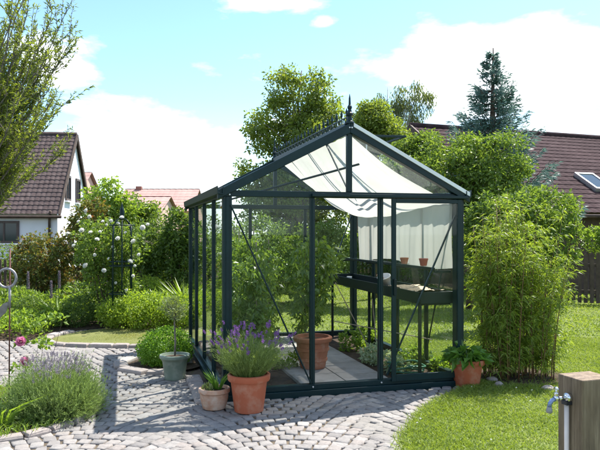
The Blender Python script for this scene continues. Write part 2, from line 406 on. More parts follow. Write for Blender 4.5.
# cobbles in segmental arches
def setts():
    xs, ys, an, ws, ds = [], [], [], [], []
    CW = 1.5; Rr = .93; step = .113
    ca, sa = math.cos(R(6)), math.sin(R(6))
    for k in range(-8, 8):
        for r in range(-10, 112):
            j = rng.uniform(-.004, .004)
            half = math.asin(CW / 2 / Rr)
            n = int(round(2 * half * Rr / .111))
            off = .5 if r % 2 else 0
            for i in range(n + (1 if off else 0)):
                wf = .5 if off and i in (0, n) else 1
                th = -half + (i + .5 - off + (.25 if off and i == 0 else -.25 if off and i == n else 0)) * 2 * half / n
                x = k * CW + Rr * math.sin(th); y = r * step + Rr * (math.cos(th) - 1) + j + (0.5 * step if k % 2 else 0)
                xs.append(x); ys.append(y); an.append(-th); ws.append(2 * half * Rr / n * wf); ds.append(step)
    x = np.array(xs); y = np.array(ys); an = np.array(an); w = np.array(ws); d = np.array(ds)
    X = x * ca - y * sa + .15; Y = x * sa + y * ca + 2.0; A = an + R(6)
    keep = (Y > 2.3) & (Y < 10.8) & pip(X, Y, pave) & ~pip(X, Y, lav_bed) & ~pip(X, Y, round_lawn) & ~pip(X, Y, box_bed)
    lx = (X - GO.x) * U.x + (Y - GO.y) * U.y; ly = (X - GO.x) * Vv.x + (Y - GO.y) * Vv.y
    keep &= ~((lx > -.24) & (lx < GW + .1) & (ly > -.02) & (ly < GL + .1))
    X, Y, A, w, d = X[keep], Y[keep], A[keep], w[keep], d[keep]; n = len(X)
    jt = rng.normal(0, .06, n); A = A + jt
    hw = (w / 2 - .004) * rng.uniform(.86, 1.0, n); hd = (d / 2 - .0035) * rng.uniform(.86, 1.0, n)
    zt = rng.normal(0, .0022, n)
    V = np.zeros((n, 16, 3)); c, s_ = np.cos(A), np.sin(A)
    sx = np.array([-1, 1, 1, -1]); sy = np.array([-1, -1, 1, 1])
    for lev, (ins, z) in enumerate(((0, -.05), (0.0, -.008), (.07, -.002), (.22, .001))):
        for q in range(4):
            jx = rng.normal(0, .0045, n) if lev < 2 else 0; 
            if lev == 0: J = rng.normal(0, .0062, (4, n, 2)) if q == 0 else J
            ex = sx[q] * hw * (1 - ins) + J[q][:, 0]; ey = sy[q] * hd * (1 - ins) + J[q][:, 1]
            V[:, lev * 4 + q, 0] = X + ex * c - ey * s_; V[:, lev * 4 + q, 1] = Y + ex * s_ + ey * c
            tl = rng.normal(0, .0022, n) if lev == 3 else 0
            V[:, lev * 4 + q, 2] = z + zt + tl
    f = []
    for lev in range(3):
        for q in range(4):
            q2 = (q + 1) % 4; f.append((lev * 4 + q, lev * 4 + q2, lev * 4 + 4 + q2, lev * 4 + 4 + q))
    f.append((12, 13, 14, 15)); f = np.array(f)
    F = (np.arange(n)[:, None, None] * 16 + f[None]).reshape(-1, 4)
    o = np_obj('cobbled_path', V.reshape(-1, 3), F, M['cobble'], None, True)
    tag(o, kind='structure')
setts()

def kerb_line(pts, ln, w, h, z0=-.04, closed=False):
    """row of long stones along a polyline -> lists of blocks"""
    seg = []; P = [Vector((p[0], p[1], 0)) for p in pts]
    if closed: P.append(P[0])
    d = [0]
    for a, b in zip(P, P[1:]): d.append(d[-1] + (b - a).length)
    def at(t):
        for i in range(len(P) - 1):
            if t <= d[i + 1] or i == len(P) - 2:
                k = (t - d[i]) / max(d[i + 1] - d[i], 1e-9); return P[i].lerp(P[i + 1], k)
    t = 0
    mb = KB
    while t < d[-1] - .05:
        l = min(ln * random.uniform(.75, 1.3), d[-1] - t); a, b = at(t + .008), at(t + l - .006); t += l
        u = (b - a).normalized(); s = Vector((-u.y, u.x, 0)); hh = h + random.uniform(-.008, .008); ww = w * random.uniform(.9, 1.08)
        vs = []
        for ins, z in ((0, z0), (0, hh - .02), (.012, hh - .005), (.035, hh)):
            for p, e in ((a, 1), (b, -1)):
                for k in ((-1, 1) if e == 1 else (1, -1)):
                    q = p + u * e * ins * .7 + s * k * (ww / 2 - ins * .8) + Vector((random.uniform(-.004, .004), random.uniform(-.004, .004), z)); vs.append(q)
        fs = []
        for lev in range(3):
            for q in range(4): fs.append((lev * 4 + q, lev * 4 + (q + 1) % 4, lev * 4 + 4 + (q + 1) % 4, lev * 4 + 4 + q))
        fs.append((12, 13, 14, 15)); mb.add(vs, [tuple(reversed(f)) for f in fs])
KB = MB()
kerb_line(round_lawn[-3:] + round_lawn[:11], .27, .13, .05)
kerb_line(smooth_poly([(-5, 4.3), (-3.2, 4.55), (-2.25, 4.78), (-2.0, 5.0), (-1.83, 5.36), (-1.80, 5.8), (-1.95, 6.2), (-2.3, 6.45), (-3.0, 6.5)], 1, False), .24, .13, .035)
arc = [(BX.x + .52 * math.cos(t), BX.y + .52 * math.sin(t)) for t in [R(a) for a in range(150, 318, 12)]]
kerb_line(arc, .33, .17, .045)
kerb_line([gxy(-.17, 1.05), gxy(-.17, -.05)], .32, .16, .03)
kerb_line([gxy(-.17, 3.2), gxy(-.17, 1.75)], .32, .16, .03)
ko = KB.build('kerb', M['kerbstone']); tag(ko, kind='structure')
sheet('boxwood_bed_ground', box_bed, .012, M['soil'])
bb = [(2.35 + .62 * math.cos(t) * random.uniform(.85, 1.1), 6.95 + .55 * math.sin(t) * random.uniform(.85, 1.1)) for t in [2 * PI * k / 24 for k in range(24)]]
sheet('bamboo_bed_ground', bb, .010, M['soil'])

# grass
def grass(name, poly, box, n, h, w, m, excl=None, lean=.5, dens=None):
    x = rng.uniform(box[0], box[1], n); y = rng.uniform(box[2], box[3], n)
    k = pip(x, y, poly)
    if excl is not None: k &= ~excl(x, y)
    x, y = x[k], y[k]; n = len(x)
    P = np.stack([x, y, np.full(n, .002)], 1)
    D = norm(np.stack([rng.normal(0, lean, n), rng.normal(0, lean, n), np.ones(n)], 1))
    patch = .75 + .35 * np.sin(x * 3.1 + 1.3 * np.sin(y * 2.3)) * np.sin(y * 2.7 + x)
    H = h * rng.uniform(.5, 1.25, n) * patch
    V, F = bladesV(P, D, H, w * rng.uniform(.7, 1.3, n), .5)
    tag(np_obj(name, V, F, m), kind='stuff')
def ex_bam(x, y): return (((x - 2.35) / .5) ** 2 + ((y - 6.95) / .42) ** 2 < 1) & (rng.random(len(x)) < .92)
grass('lawn_grass', lawn_poly, (.4, 4.6, 3.6, 9.5), 190000, .05, .006, L['grass'], ex_bam)
grass('far_lawn_grass', lawn_poly, (-1.5, 9, 9.4, 19), 70000, .06, .014, L['grass'])
grass('round_lawn_grass', round_lawn, (-3.8, -1.5, 8.6, 10.7), 60000, .022, .006, L['grass_dry'])
# ragged grass leaning over the paving edge
ex, ey = np.array([p[0] for p in pave_right[2:]]), np.array([p[1] for p in pave_right[2:]])
tt = rng.uniform(0, len(ex) - 1.001, 5000); ii = tt.astype(int); fr = tt - ii
gx = ex[ii] * (1 - fr) + ex[ii + 1] * fr + rng.normal(.03, .045, 5000); gy = ey[ii] * (1 - fr) + ey[ii + 1] * fr + rng.normal(0, .03, 5000)
Vb, Fb = bladesV(np.stack([gx, gy, np.zeros(5000)], 1), norm(np.stack([rng.normal(-.2, .6, 5000), rng.normal(0, .5, 5000), np.ones(5000)], 1)), rng.uniform(.03, .08, 5000), .006, .6)
tag(np_obj('edge_grass', Vb, Fb, L['grass']), kind='stuff')
cx_ = rng.uniform(.8, 4, 150); cy_ = rng.uniform(4.6, 11, 150); k_ = pip(cx_, cy_, lawn_poly) & (np.sin(cx_ * 2.3 + cy_) * np.sin(cy_ * 1.7) > .15); cx_, cy_ = cx_[k_], cy_[k_]
cn_ = len(cx_); Pc = np.repeat(np.stack([cx_, cy_, rng.uniform(.03, .05, cn_)], 1), 8, 0); Dc = rdir(cn_ * 8); Dc[:, 2] = np.abs(Dc[:, 2]) + .2
tag(leaves('clover_flowers_in_grass', Pc, Dc, .010, .008, L['white']), kind='stuff')
# weeds and moss tufts in the joints of the paving
wx = rng.uniform(-3, 1.4, 2600); wy = rng.uniform(4.3, 9, 2600); cl = (np.sin(wx * 5.1 + wy * 2) * np.sin(wy * 4.3 - wx) > .55) & pip(wx, wy, pave) & ~pip(wx, wy, lav_bed)
wx, wy = wx[cl], wy[cl]
wl, wz = (wx - GO.x) * U.x + (wy - GO.y) * U.y, (wx - GO.x) * Vv.x + (wy - GO.y) * Vv.y
kk = ~((wl > -.1) & (wz > -.1)); wx, wy = wx[kk], wy[kk]
n = len(wx)
Vb, Fb = bladesV(np.stack([wx, wy, np.full(n, -.012)], 1), norm(np.stack([rng.normal(0, .7, n), rng.normal(0, .7, n), np.ones(n)], 1)), rng.uniform(.012, .028, n), .004, .6)
tag(np_obj('joint_weeds', Vb, Fb, L['grass']), kind='stuff')

# ------------------------------------------------------------------ greenhouse
gh = thing('greenhouse', 'dark green victorian glasshouse with ridge cresting and an open sliding door', 'greenhouse', GO, GA)
FM = M['frame']
def gpart(name, mb, m=None, parent=None, bevel=.004, smooth=False): return mb.build(name, m or FM, parent or gh, smooth, bevel)
def pane(poly, d, parent=None): return MB().prism(poly, d).build('glass_pane', M['glass'], parent or gh)
# base plinth
b = MB()
for z0, z1, o in ((-.03, .05, .035), (.05, .10, .0)):
    b.box(-o, GW + o, -o, .07, z0, z1); b.box(-o, GW + o, GL - .07, GL + o, z0, z1)
    b.box(-o, .07, .07, GL - .07, z0, z1); b.box(GW - .07, GW + o, .07, GL - .07, z0, z1)
gpart('base_frame', b)
# posts
def post(x, y, wx, wy, z1=GE - .05): 
    p = MB().box(x - wx / 2, x + wx / 2, y - wy / 2, y + wy / 2, .098, z1)
    # raised bead on the outer faces, like the aluminium profile's rib
    p.box(x - wx * .18, x + wx * .18, y - wy / 2 - .008, y + wy / 2 + .008, .104, z1 - .004)
    gpart('post', p)
for x in (.042, GW - .042):
    for y in (.042, GL - .042): post(x, y, .084, .084)
for x in (.86, 1.56): post(x, .03, .045, .05)
for y in (.8, 1.6, 2.4):
    for x in (.025, GW - .025): post(x, y, .042, .038)
for x in (.867, 1.678): post(x, GL - .025, .042, .042)
# eave beams and gutters
for y0, y1 in ((-.006, .066), (GL - .066, GL + .006)): gpart('eave_beam', MB().box(-.002, GW + .002, y0, y1, GE - .052, GE + .006))
for x0, x1 in ((0, .06), (GW - .06, GW)): gpart('eave_beam', MB().box(x0, x1, .068, GL - .068, GE - .056, GE - .002))
gt = M['frame']
for sx, x in ((-1, -.002), (1, GW + .002)):
    g_ = MB(); y0, y1 = -.05, GL + .05
    prof = [(0, -.04), (.0, .035), (.008, .035), (.008, -.028), (.045, -.018), (.052, .04), (.06, .04), (.054, -.032)]
    pl = [(x + sx * px_, y0, GE + pz) for px_, pz in prof]
    if sx > 0: pl = pl[::-1]
    g_.prism(pl, (0, y1 - y0, 0)); gpart('gutter', g_, bevel=.002)
# roof
mid = GW / 2; slope = (GR - GE) / mid
def rz_(x): return GR - abs(x - mid) * slope
for y0, y1 in ((-.03, .045), (GL - .045, GL + .03)):
    for s in (-1, 1):
        xe = mid + s * (mid + .05)
        pl = [(mid + s * .001, y0, GR + .028), (xe, y0, rz_(xe) + .028), (xe, y0, rz_(xe) - .055), (mid + s * .001, y0, GR - .07)]
        if s < 0: pl = pl[::-1]
        gpart('rake_beam', MB().prism(pl, (0, y1 - y0, 0)))
        pl2 = [(mid + s * .03, y0 - .012, GR + .026), (xe, y0 - .012, rz_(xe) + .045), (xe, y0 - .012, rz_(xe) + .004), (mid + s * .03, y0 - .012, GR - .012)]
        if s < 0: pl2 = pl2[::-1]
        if y0 < 1 and s > 0: gpart('rake_capping', MB().prism(pl2, (0, .1, 0)), M['white_paint_and_sky_sheen'], bevel=.001)  # white colour stands in for sky reflected on the capping edge
for y in (.8, 1.6, 2.4):
    for s in (-1, 1):
        gpart('rafter', MB().bar((mid + s * .02, y, GR - .035), (mid + s * mid, y, GE + .0), .034, .045))
gpart('ridge_beam', MB().box(mid - .035, mid + .035, .046, GL - .046, GR - .05, GR + .03))
for y in (.02, GL - .02): gpart('king_post', MB().box(mid - .024, mid + .024, y - .03, y + .03, GE + .007, GR - .06))
# ridge cresting: rails, scroll rings and fleur spikes
cr = MB(); zb = GR + .03
cr.box(mid - .008, mid + .008, .02, GL - .02, zb, zb + .014); cr.box(mid - .006, mid + .006, .02, GL - .02, zb + .062, zb + .072)
ns = 20
for k in range(ns + 1):
    y = .09 + (GL - .18) * k / ns
    cr.tube([(mid, y, zb), (mid, y, zb + .09), (mid, y, zb + .105), (mid, y, zb + .125), (mid, y, zb + .158)], [.006, .006, .013, .012, .002], 6)
    cr.tube([(mid, y - .02, zb + .095), (mid, y, zb + .085), (mid, y + .02, zb + .095)], [.003, .006, .003], 5)
    if k < ns: cr.ring((mid, y + (GL - .18) / ns / 2, zb + .038), .026, .0055, 'x', 14, 5)
gpart('ridge_crest', cr, bevel=0)
for y, k in ((.0, 1.0), (GL, 1.0)):
    f = MB().lathe([(.045, 0), (.045, .02), (.028, .03), (.022, .07), (.034, .085), (.036, .10), (.024, .115), (.016, .14), (.024, .155), (.022, .17), (.012, .185), (.009, .25), (.002, .29)], 14, (mid, y, GR + .02))
    gpart('finial', f, smooth=False, bevel=0)
# braces
for p, q in (((.07, -.0, 1.80), (.84, .0, .11)), ((2.38, .034, 1.72), (1.63, .034, .13)), ((2.40, GL - .06, 1.84), (1.72, GL - .06, .11)), ((.07, GL - .06, 1.84), (.85, GL - .06, .11))):
    gpart('brace', MB().bar(p, q, .024, .014))
gpart('brace', MB().bar((mid, .78, GR - .06), (mid, .04, GE + .02), .016, .012))
for x, (ya, yb) in ((GW - .05, (.1, .78)), (.05, (3.1, 2.42))): gpart('brace', MB().bar((x, ya, 1.85), (x, yb, .11), .02, .012, (1, 0, 0)))
# glass
T = .004
def wall_pane(a, b_, z0, z1, ax, off):
    if ax == 'x': pane([(a, off, z0), (b_, off, z0), (b_, off, z1), (a, off, z1)], (0, T, 0))
    else: pane([(off, b_, z0), (off, a, z0), (off, a, z1), (off, b_, z1)], (T, 0, 0))
zt0, zt1 = .102, GE - .054
wall_pane(.087, .835, zt0, zt1, 'x', .03); wall_pane(1.585, GW - .087, zt0, zt1, 'x', .045)
ys = [.087, .8, 1.6, 2.4, GL - .087]
for i in range(4):
    a = ys[i] + (.022 if i else 0); c = ys[i + 1] - (.022 if i < 3 else 0)
    wall_pane(a, c, zt0, zt1, 'y', .022); wall_pane(a, c, zt0, zt1, 'y', GW - .026)
for a, c in ((.087, .843), (.891, 1.655), (1.70, GW - .087)): wall_pane(a, c, zt0, zt1, 'x', GL - .03)
for y in (.012, GL - .016):
    for s in (-1, 1):
        pl = [(mid + s * .027, y, GE + .009), (mid + s * (mid - .14), y, GE + .009), (mid + s * .027, y, rz_(mid + .03) - .075)]
        if s < 0: pl = pl[::-1]
        pane(pl, (0, T, 0))
yr = [.048, .8, 1.6, 2.4, GL - .048]
VX = mid + .90 * math.cos(math.atan(slope))                       # lower edge of the open roof vent
for i in range(4):
    for s in (-1, 1):
        x0, x1 = mid + s * .04, mid + s * (mid - .01)
        if s > 0 and i == 1: x0 = VX + .02
        a, c = yr[i] + .001, yr[i + 1] - .001
        pl = [(x0, a, rz_(x0) - .008), (x1, a, rz_(x1) - .008), (x1, c, rz_(x1) - .008), (x0, c, rz_(x0) - .008)]
        if s < 0: pl = pl[::-1]
        pane(pl, (0, 0, T))
# open roof vent, hinged at the ridge
va = math.atan2(.025, 1); vl = .93
def vp(d, y, dz=0): return (mid + .04 + d * math.cos(va), y, GR + .03 + d * math.sin(va) + dz)
v = MB()
for y in (.83, 1.57): v.bar(vp(0, y), vp(vl, y), .03, .024)
for d in (.015, vl - .015): v.bar(vp(d, .846), vp(d, 1.554), .03, .022)
vo = gpart('roof_vent', v, bevel=.002)
pane([vp(.02, .84), vp(vl - .02, .84), vp(vl - .02, 1.56), vp(.02, 1.56)], (0, 0, T), vo)
gpart('vent_arm', MB().bar((mid + .62, 1.2, rz_(mid + .62) - .10), vp(.6, 1.2, -.015), .014, .014), M['alu'])
gpart('vent_sill', MB().bar((VX, .82, rz_(VX) - .005), (VX, 1.58, rz_(VX) - .005), .03, .03))
for bx_, bz_ in ((.03, GE - .02), (.06, GE - .035), (GW - .03, GE - .02), (GW - .06, GE - .035), (mid, GE - .02), (mid - .012, GR - .02), (mid + .012, GR - .02), (.86, .075), (1.56, .075), (.04, .075), (GW - .04, .075)):
    bo_ = MB().lathe([(.009, 0), (.009, .006), (.006, .009)], 8).build('bolt', M['alu'], gh); bo_.location = (bx_, -.032 if bz_ > GE + .1 else (-.008 if bz_ > 1 else -.001), bz_); bo_.rotation_euler = (R(90), 0, 0)
# sliding door, pushed open to the right
dy = -.028
d_ = MB()
d_.box(1.655, 1.70, dy - .012, dy + .012, .085, 1.875); d_.box(2.37, 2.415, dy - .012, dy + .012, .085, 1.875)
d_.box(1.70, 2.37, dy - .012, dy + .012, .085, .15); d_.box(1.70, 2.37, dy - .012, dy + .012, 1.835, 1.875)
do = gpart('sliding_door', d_, bevel=.003)
pane([(1.702, dy - .002, .152), (2.368, dy - .002, .152), (2.368, dy - .002, 1.833), (1.702, dy - .002, 1.833)], (0, T, 0), do)
gpart('door_handle', MB().box(1.662, 1.690, dy - .05, dy - .013, .93, 1.09), M['frame_dark'], do)
gpart('door_track', MB().box(.84, GW + .02, -.055, -.008, 1.885, 1.915), M['frame'])
# pole for the blind
gpart('support_tube', MB().tube([(.07, 2.58, 1.86), (1.50, .46, 2.26)], .013, 8), M['frame_dark'])

# floor inside
def lsheet(name, pts, z, m): sheet(name, [gxy(a, b_) for a, b_ in pts], z, m)
lsheet('greenhouse_bed_ground', [(.07, .07), (GW - .07, .07), (GW - .07, GL - .07), (.07, GL - .07)], .03, M['soil'])
sl = MB()
for i in range(2):
    for j in range(6):
        a, c = .80 + i * .47, .10 + j * .5
        pts = [gw(a + .004, c + .004, .02), gw(a + .462, c + .004, .02), gw(a + .462, c + .49, .02), gw(a + .004, c + .49, .02)]
        sl.prism(pts, (0, 0, .04 + random.uniform(-.002, .002)))
so = sl.build('slab_path', M['slab'], None, False, .004); tag(so, kind='structure')

# ------------------------------------------------------------------ shade cloth
def cloth():
    ns_, nt_ = 90, 200; V = np.zeros((nt_ + 1, ns_ + 1, 3))
    for j in range(nt_ + 1):
        t = j / nt_; yb = .075 + t * 2.77
        env = math.sin(PI * min(max(t, 0), 1)) ** .8
        sag = .04 + .29 * env
        fold = .010 * math.sin(t * 70 + 2 * math.sin(t * 9)) + .008 * math.sin(t * 31 + 1)
        for i in range(ns_ + 1):
            s = i / ns_
            if s <= .62:
                q = s / .62; x = mid + .03 + q * (GW - .09 - mid - .03); z = GR - .075 + q * (GE - .09 - GR + .075)
                z -= sag * 4 * q * (1 - q) * (1 + .25 * (q - .5)) + fold * (.3 + 1.5 * math.sin(PI * q)) 
                y = yb + .05 * math.sin(q * 5 + t * 6) * math.sin(PI * q)
            else:
                q = (s - .62) / .38; x = GW - .068 - .022 + (fold * 1.1 + .006 * math.sin(t * 120)) * (.3 + .7 * q); z = GE - .09 - q * (.66 + .03 * math.sin(t * 8)); y = yb + .02 * math.sin(q * 3 + t * 14)
            V[j, i] = (x, y, z)
    W = np.zeros_like(V)
    for j in range(3): pass
    W[..., 0] = GO.x + V[..., 0] * U.x + V[..., 1] * Vv.x; W[..., 1] = GO.y + V[..., 0] * U.y + V[..., 1] * Vv.y; W[..., 2] = V[..., 2]
    idx = np.arange((nt_ + 1) * (ns_ + 1)).reshape(nt_ + 1, ns_ + 1)
    F = np.stack([idx[:-1, :-1], idx[:-1, 1:], idx[1:, 1:], idx[1:, :-1]], -1).reshape(-1, 4)
    o = np_obj('shade_cloth', W.reshape(-1, 3), F, M['cloth'], None, True)
    tag(o, 'off white fabric blind sagging under the glass roof and down one side wall', 'shade cloth')
cloth()

# ------------------------------------------------------------------ staging and what stands on it
st = thing('staging_bench', 'dark green tray bench along the inside of the greenhouse wall', 'plant bench', GO, GA)
TZ = .94
def spart(name, mb, m=None, bevel=.003): return mb.build(name, m or M['frame_dark'], st, False, bevel)
x0, x1, y0, y1 = 2.02, 2.385, .10, 3.08
t = MB(); t.box(x0, x1, y0, y1, TZ - .115, TZ - .10); t.box(x0 - .012, x0, y0, y1, TZ - .12, TZ); t.box(x1, x1 + .012, y0, y1, TZ - .12, TZ)
t.box(x0, x1, y0 - .012, y0, TZ - .12, TZ); t.box(x0, x1, y1, y1 + .012, TZ - .12, TZ); spart('tray', t)
for yy in (.14, 1.55, 3.0):
    spart('leg', MB().box(x0 + .01, x0 + .04, yy, yy + .03, .03, TZ - .121)); spart('crossbar', MB().box(x0 + .041, x1, yy, yy + .03, TZ - .14, TZ - .121))
sh = MB(); sh.box(2.20, 2.385, .12, 3.05, 1.17, 1.18); spart('shelf', sh, M['glass'])
sr = MB(); sr.box(2.185, 2.199, .12, 3.05, 1.155, 1.185); spart('shelf_rail', sr)
for yy in (.13, 1.1, 2.05, 3.0): spart('shelf_bracket', MB().box(2.20, 2.385, yy, yy + .02, 1.13, 1.154))
# trellis canes under the bench
# compost tray
ct = thing('seed_tray', 'pale seed compost filling a shallow tray at the near end of the bench', 'seed tray', gw(2.2, .62, TZ - .098), GA)
k = MB(); k.box(-.16, .16, -.45, .45, 0, .012); k.box(-.165, -.16, -.45, .45, 0, .085); k.box(.16, .165, -.45, .45, 0, .085); k.box(-.165, .165, -.456, -.45, 0, .085); k.box(-.165, .165, .45, .456, 0, .085)
k.build('tray', M['frame_dark'], ct)
g2 = np.stack(np.meshgrid(np.linspace(-.158, .158, 14), np.linspace(-.448, .448, 36), indexing='ij'), -1)
zz = .085 + .018 * rng.random((14, 36)) + .015 * np.sin(g2[..., 1] * 9)
idx = np.arange(14 * 36).reshape(14, 36)
np_obj('compost', np.concatenate([g2, zz[..., None]], -1).reshape(-1, 3), np.stack([idx[:-1, :-1], idx[1:, :-1], idx[1:, 1:], idx[:-1, 1:]], -1).reshape(-1, 4), M['seed'], ct, True)
wp = thing('plastic_tub', 'white plastic tub lying tilted on the compost tray', 'tub', gw(2.13, 1.22, TZ - .09), GA)
tb = MB().lathe([(.055, 0), (.075, .15), (.082, .15), (.082, .16), (.07, .16), (.052, .01)], 20); o = tb.build('tub', M['white_pl'], wp, True); o.rotation_euler = (R(14), R(-20), 0); o.location = (0, 0, .035)
MB().lathe([(.08, 0), (.08, .012), (.02, .02)], 20, (-.14, -.02, .08)).build('lid', M['terra_pale'], wp, True).rotation_euler = (0, R(35), 0)
def pot_prof(r, h, rim=.03):
    return [(r * .70, 0), (r * .74, .008), (r * .93, h - rim - .006), (r * 1.0, h - rim), (r * 1.03, h - rim + .005), (r * 1.03, h - .005), (r, h), (r * .9, h), (r * .86, h - .03)]
for i, (a, c, r_, h_, mm, lab) in enumerate(((2.28, .55, .05, .08, 'red_pl', 'small red pot nearest the gable on the glass shelf'),
        (2.12, 2.5, .035, .10, 'white_pl', 'small white beaker at the far end of the bench'), (2.28, 1.05, .05, .07, 'terracotta', 'small red brown pot farther back on the glass shelf'))):
    zz_ = 1.182 if a > 2.2 else TZ - .099
    p = thing('flower_pot' if mm != 'white_pl' else 'beaker', lab, 'pot' if mm != 'white_pl' else 'beaker', gw(a, c, zz_))
    MB().lathe(pot_prof(r_, h_, .015), 18).build('pot', M[mm], p, True)
    if mm != 'white_pl': MB().lathe([(r_ * .88, h_ - .012), (.002, h_ - .008)], 14).build('soil', M['soil'], p)

# ------------------------------------------------------------------ plants
def rel(P, o): return P - np.array(o)
def clump_leaves(C, nper, rad, flat=.75):
    """leaves scattered about clump centres"""
    n = len(C) * nper; c = np.repeat(C, nper, 0)
    off = rdir(n) * (rng.random((n, 1)) ** .5) * np.repeat(np.asarray(rad).reshape(-1, 1) if np.ndim(rad) else np.full((len(C), 1), rad), nper, 0)
    off[:, 2] *= flat
    return c + off, off
def lobe_pts(lobes, n, inner=.35):
    vol = np.array([l[3] * l[4] * l[5] for l in lobes]); pick = rng.choice(len(lobes), n, p=vol / vol.sum())
    L_ = np.array(lobes)[pick]; d = rdir(n); r = (inner ** 3 + (1 - inner ** 3) * rng.random((n, 1))) ** (1 / 3)
    return L_[:, :3] + d * r * L_[:, 3:6], d
def limb(mb, p, q, r0, r1, sag=.1, n=5, k=5):
    p, q = Vector(p), Vector(q); pts = []
    side = Vector((random.uniform(-1, 1), random.uniform(-1, 1), 0)) * (q - p).length * .08
    for i in range(n):
        t_ = i / (n - 1); pts.append(p.lerp(q, t_) + Vector((0, 0, -sag * (q - p).length * math.sin(PI * t_))) + side * math.sin(PI * t_))
    mb.tube(pts, [r0 + (r1 - r0) * i / (n - 1) for i in range(n)], k, False)
def tree(name, label, cat, base, top, tr, lobes, ncl, nper, rad, Ln, W, lm, bark, group=None, droop=.25, limbs=.5, first=.3, updir=.1, inner=.35, stems=1):
    o = thing(name, label, cat, base, 0, group); mb = MB()
    lobes = [(l[0] - base[0], l[1] - base[1], l[2], *l[3:]) for l in lobes]
    C, d = lobe_pts(lobes, ncl, inner); C = C[C[:, 2] > .05]
    for s in range(stems):
        bx, by = (0, 0) if stems == 1 else (random.uniform(-.12, .12), random.uniform(-.12, .12))
        tp = Vector((lobes[s % len(lobes)][0] * .6, lobes[s % len(lobes)][1] * .6, top)); pts = []
        for i in range(8):
            t_ = i / 7; pts.append(Vector((bx, by, -.05)).lerp(tp, t_) + Vector((math.sin(i * 1.9 + s) * tr * .7, math.cos(i * 1.3 + s) * tr * .6, 0)))
        mb.tube(pts, [tr * (1.25 - 1.1 * i / 7) for i in range(8)], 8)
        for c in C[s::stems]:
            if random.random() < limbs:
                c = Vector(c); h = min(max(c.z * random.uniform(.55, .85), top * first), top * .95)
                p = pts[0].lerp(pts[-1], h / top)
                limb(mb, p, c, tr * .35 * (1 - h / top * .6), tr * .05, -.05)
    mb.build('trunk' if stems == 1 else 'stem', bark, o, True)
    P, off = clump_leaves(C, nper, rad)
    D = norm(off + rdir(len(P)) * rad * .9 + np.array([0, 0, updir * rad]) - np.array([0, 0, droop * rad]))
    leaves('crown' if stems == 1 else 'foliage', P, D, Ln, W, lm, o, .2, droop * .4)
    return o
def bush(name, label, cat, base, lobes, n, Ln, W, lm, group=None, stems=7, inner=.55, out=1.0, bark=None, r=.015, part='foliage'):
    """dense shrub: leaves in the lobes' outer shell, a few stems"""
    o = thing(name, label, cat, base, 0, group)
    C, d = lobe_pts(lobes, max(n // 14, 4), inner); C = C[C[:, 2] > .0]
    sc = np.mean([l[3] for l in lobes]) * .22
    P, off = clump_leaves(C, 14, sc, .9); k = P[:, 2] > .01; P, off = P[k], off[k]
    D = norm(off / sc * out + rdir(len(P)) * .8 + np.array([0, 0, .25]))
    leaves(part, P, D, Ln, W, lm, o, .2, .1)
    mb = MB()
    for i in range(stems):
        c = Vector(C[random.randrange(len(C))]); limb(mb, (random.uniform(-.08, .08), random.uniform(-.08, .08), -.03), c, r, r * .3, .0)
    if stems: mb.build('stem', bark or M['bark'], o, True)
    return o

# --- big trees
def lobes_px(Y, items, dy=.8):
    out = []
    for px, py, rx, ry in items:
        p = AT(px, py, Y + random.uniform(-.3, .3) * dy); k = Y / FPX
        out.append((p.x, p.y, p.z, rx * k, rx * k * dy, ry * k))
    return out
x, y = AT(300, 240, 18)[:2]
tree('deciduous_tree', 'tall loose green tree rising behind the greenhouse ridge', 'tree', (x, y, 0), 6.0, .10,
     lobes_px(18, [(300, 95, 30, 30), (325, 105, 22, 34), (272, 130, 26, 36), (312, 150, 40, 40), (265, 180, 30, 30), (300, 205, 50, 40), (283, 85, 16, 22), (256, 205, 22, 25)]),
     420, 80, .27, .10, .058, L['tree'], M['bark_grey'], limbs=.4, first=.15, inner=.15)
x, y = AT(398, 200, 30)[:2]
tree('birch_tree', 'wispy weeping birch in front of the white cloud', 'tree', (x, y, 0), 8.2, .10,
     lobes_px(30, [(379, 106, 8, 12), (394, 112, 8, 18), (404, 97, 9, 14), (416, 92, 9, 12), (430, 104, 7, 18), (413, 116, 9, 18), (388, 128, 8, 8)]),
     105, 36, .30, .13, .045, L['birch'], M['birch'], droop=1.5, limbs=.6, first=.4, inner=.1)
x, y = AT(352, 200, 15)[:2]
for j, (px, yy, items, lab) in enumerate((
    (375, 15, [(372, 118, 18, 15), (385, 135, 22, 16), (360, 140, 22, 22)], 'low round green tree directly behind the finial'),
    (470, 13, [(455, 165, 42, 30), (485, 185, 40, 36), (505, 160, 24, 26), (440, 205, 30, 30), (475, 225, 45, 34)], 'bushy pale green fruit tree above the gable corner'),
    (415, 14, [(412, 155, 26, 18), (430, 148, 18, 14), (400, 175, 26, 20)], 'light green shrubby tree beyond the open roof vent'))):
    x, y = AT(px, 240, yy)[:2]
    tree('garden_tree', lab, 'tree', (x, y, 0), CAMZ + (HOR - items[0][1]) / FPX * yy, .07, lobes_px(yy, items), 80 + 36 * len(items), 85, .21, .08, .04, L['shrub'] if j else L['tree'], M['bark'], 'garden trees behind the greenhouse', limbs=.5, first=.1, inner=.25)
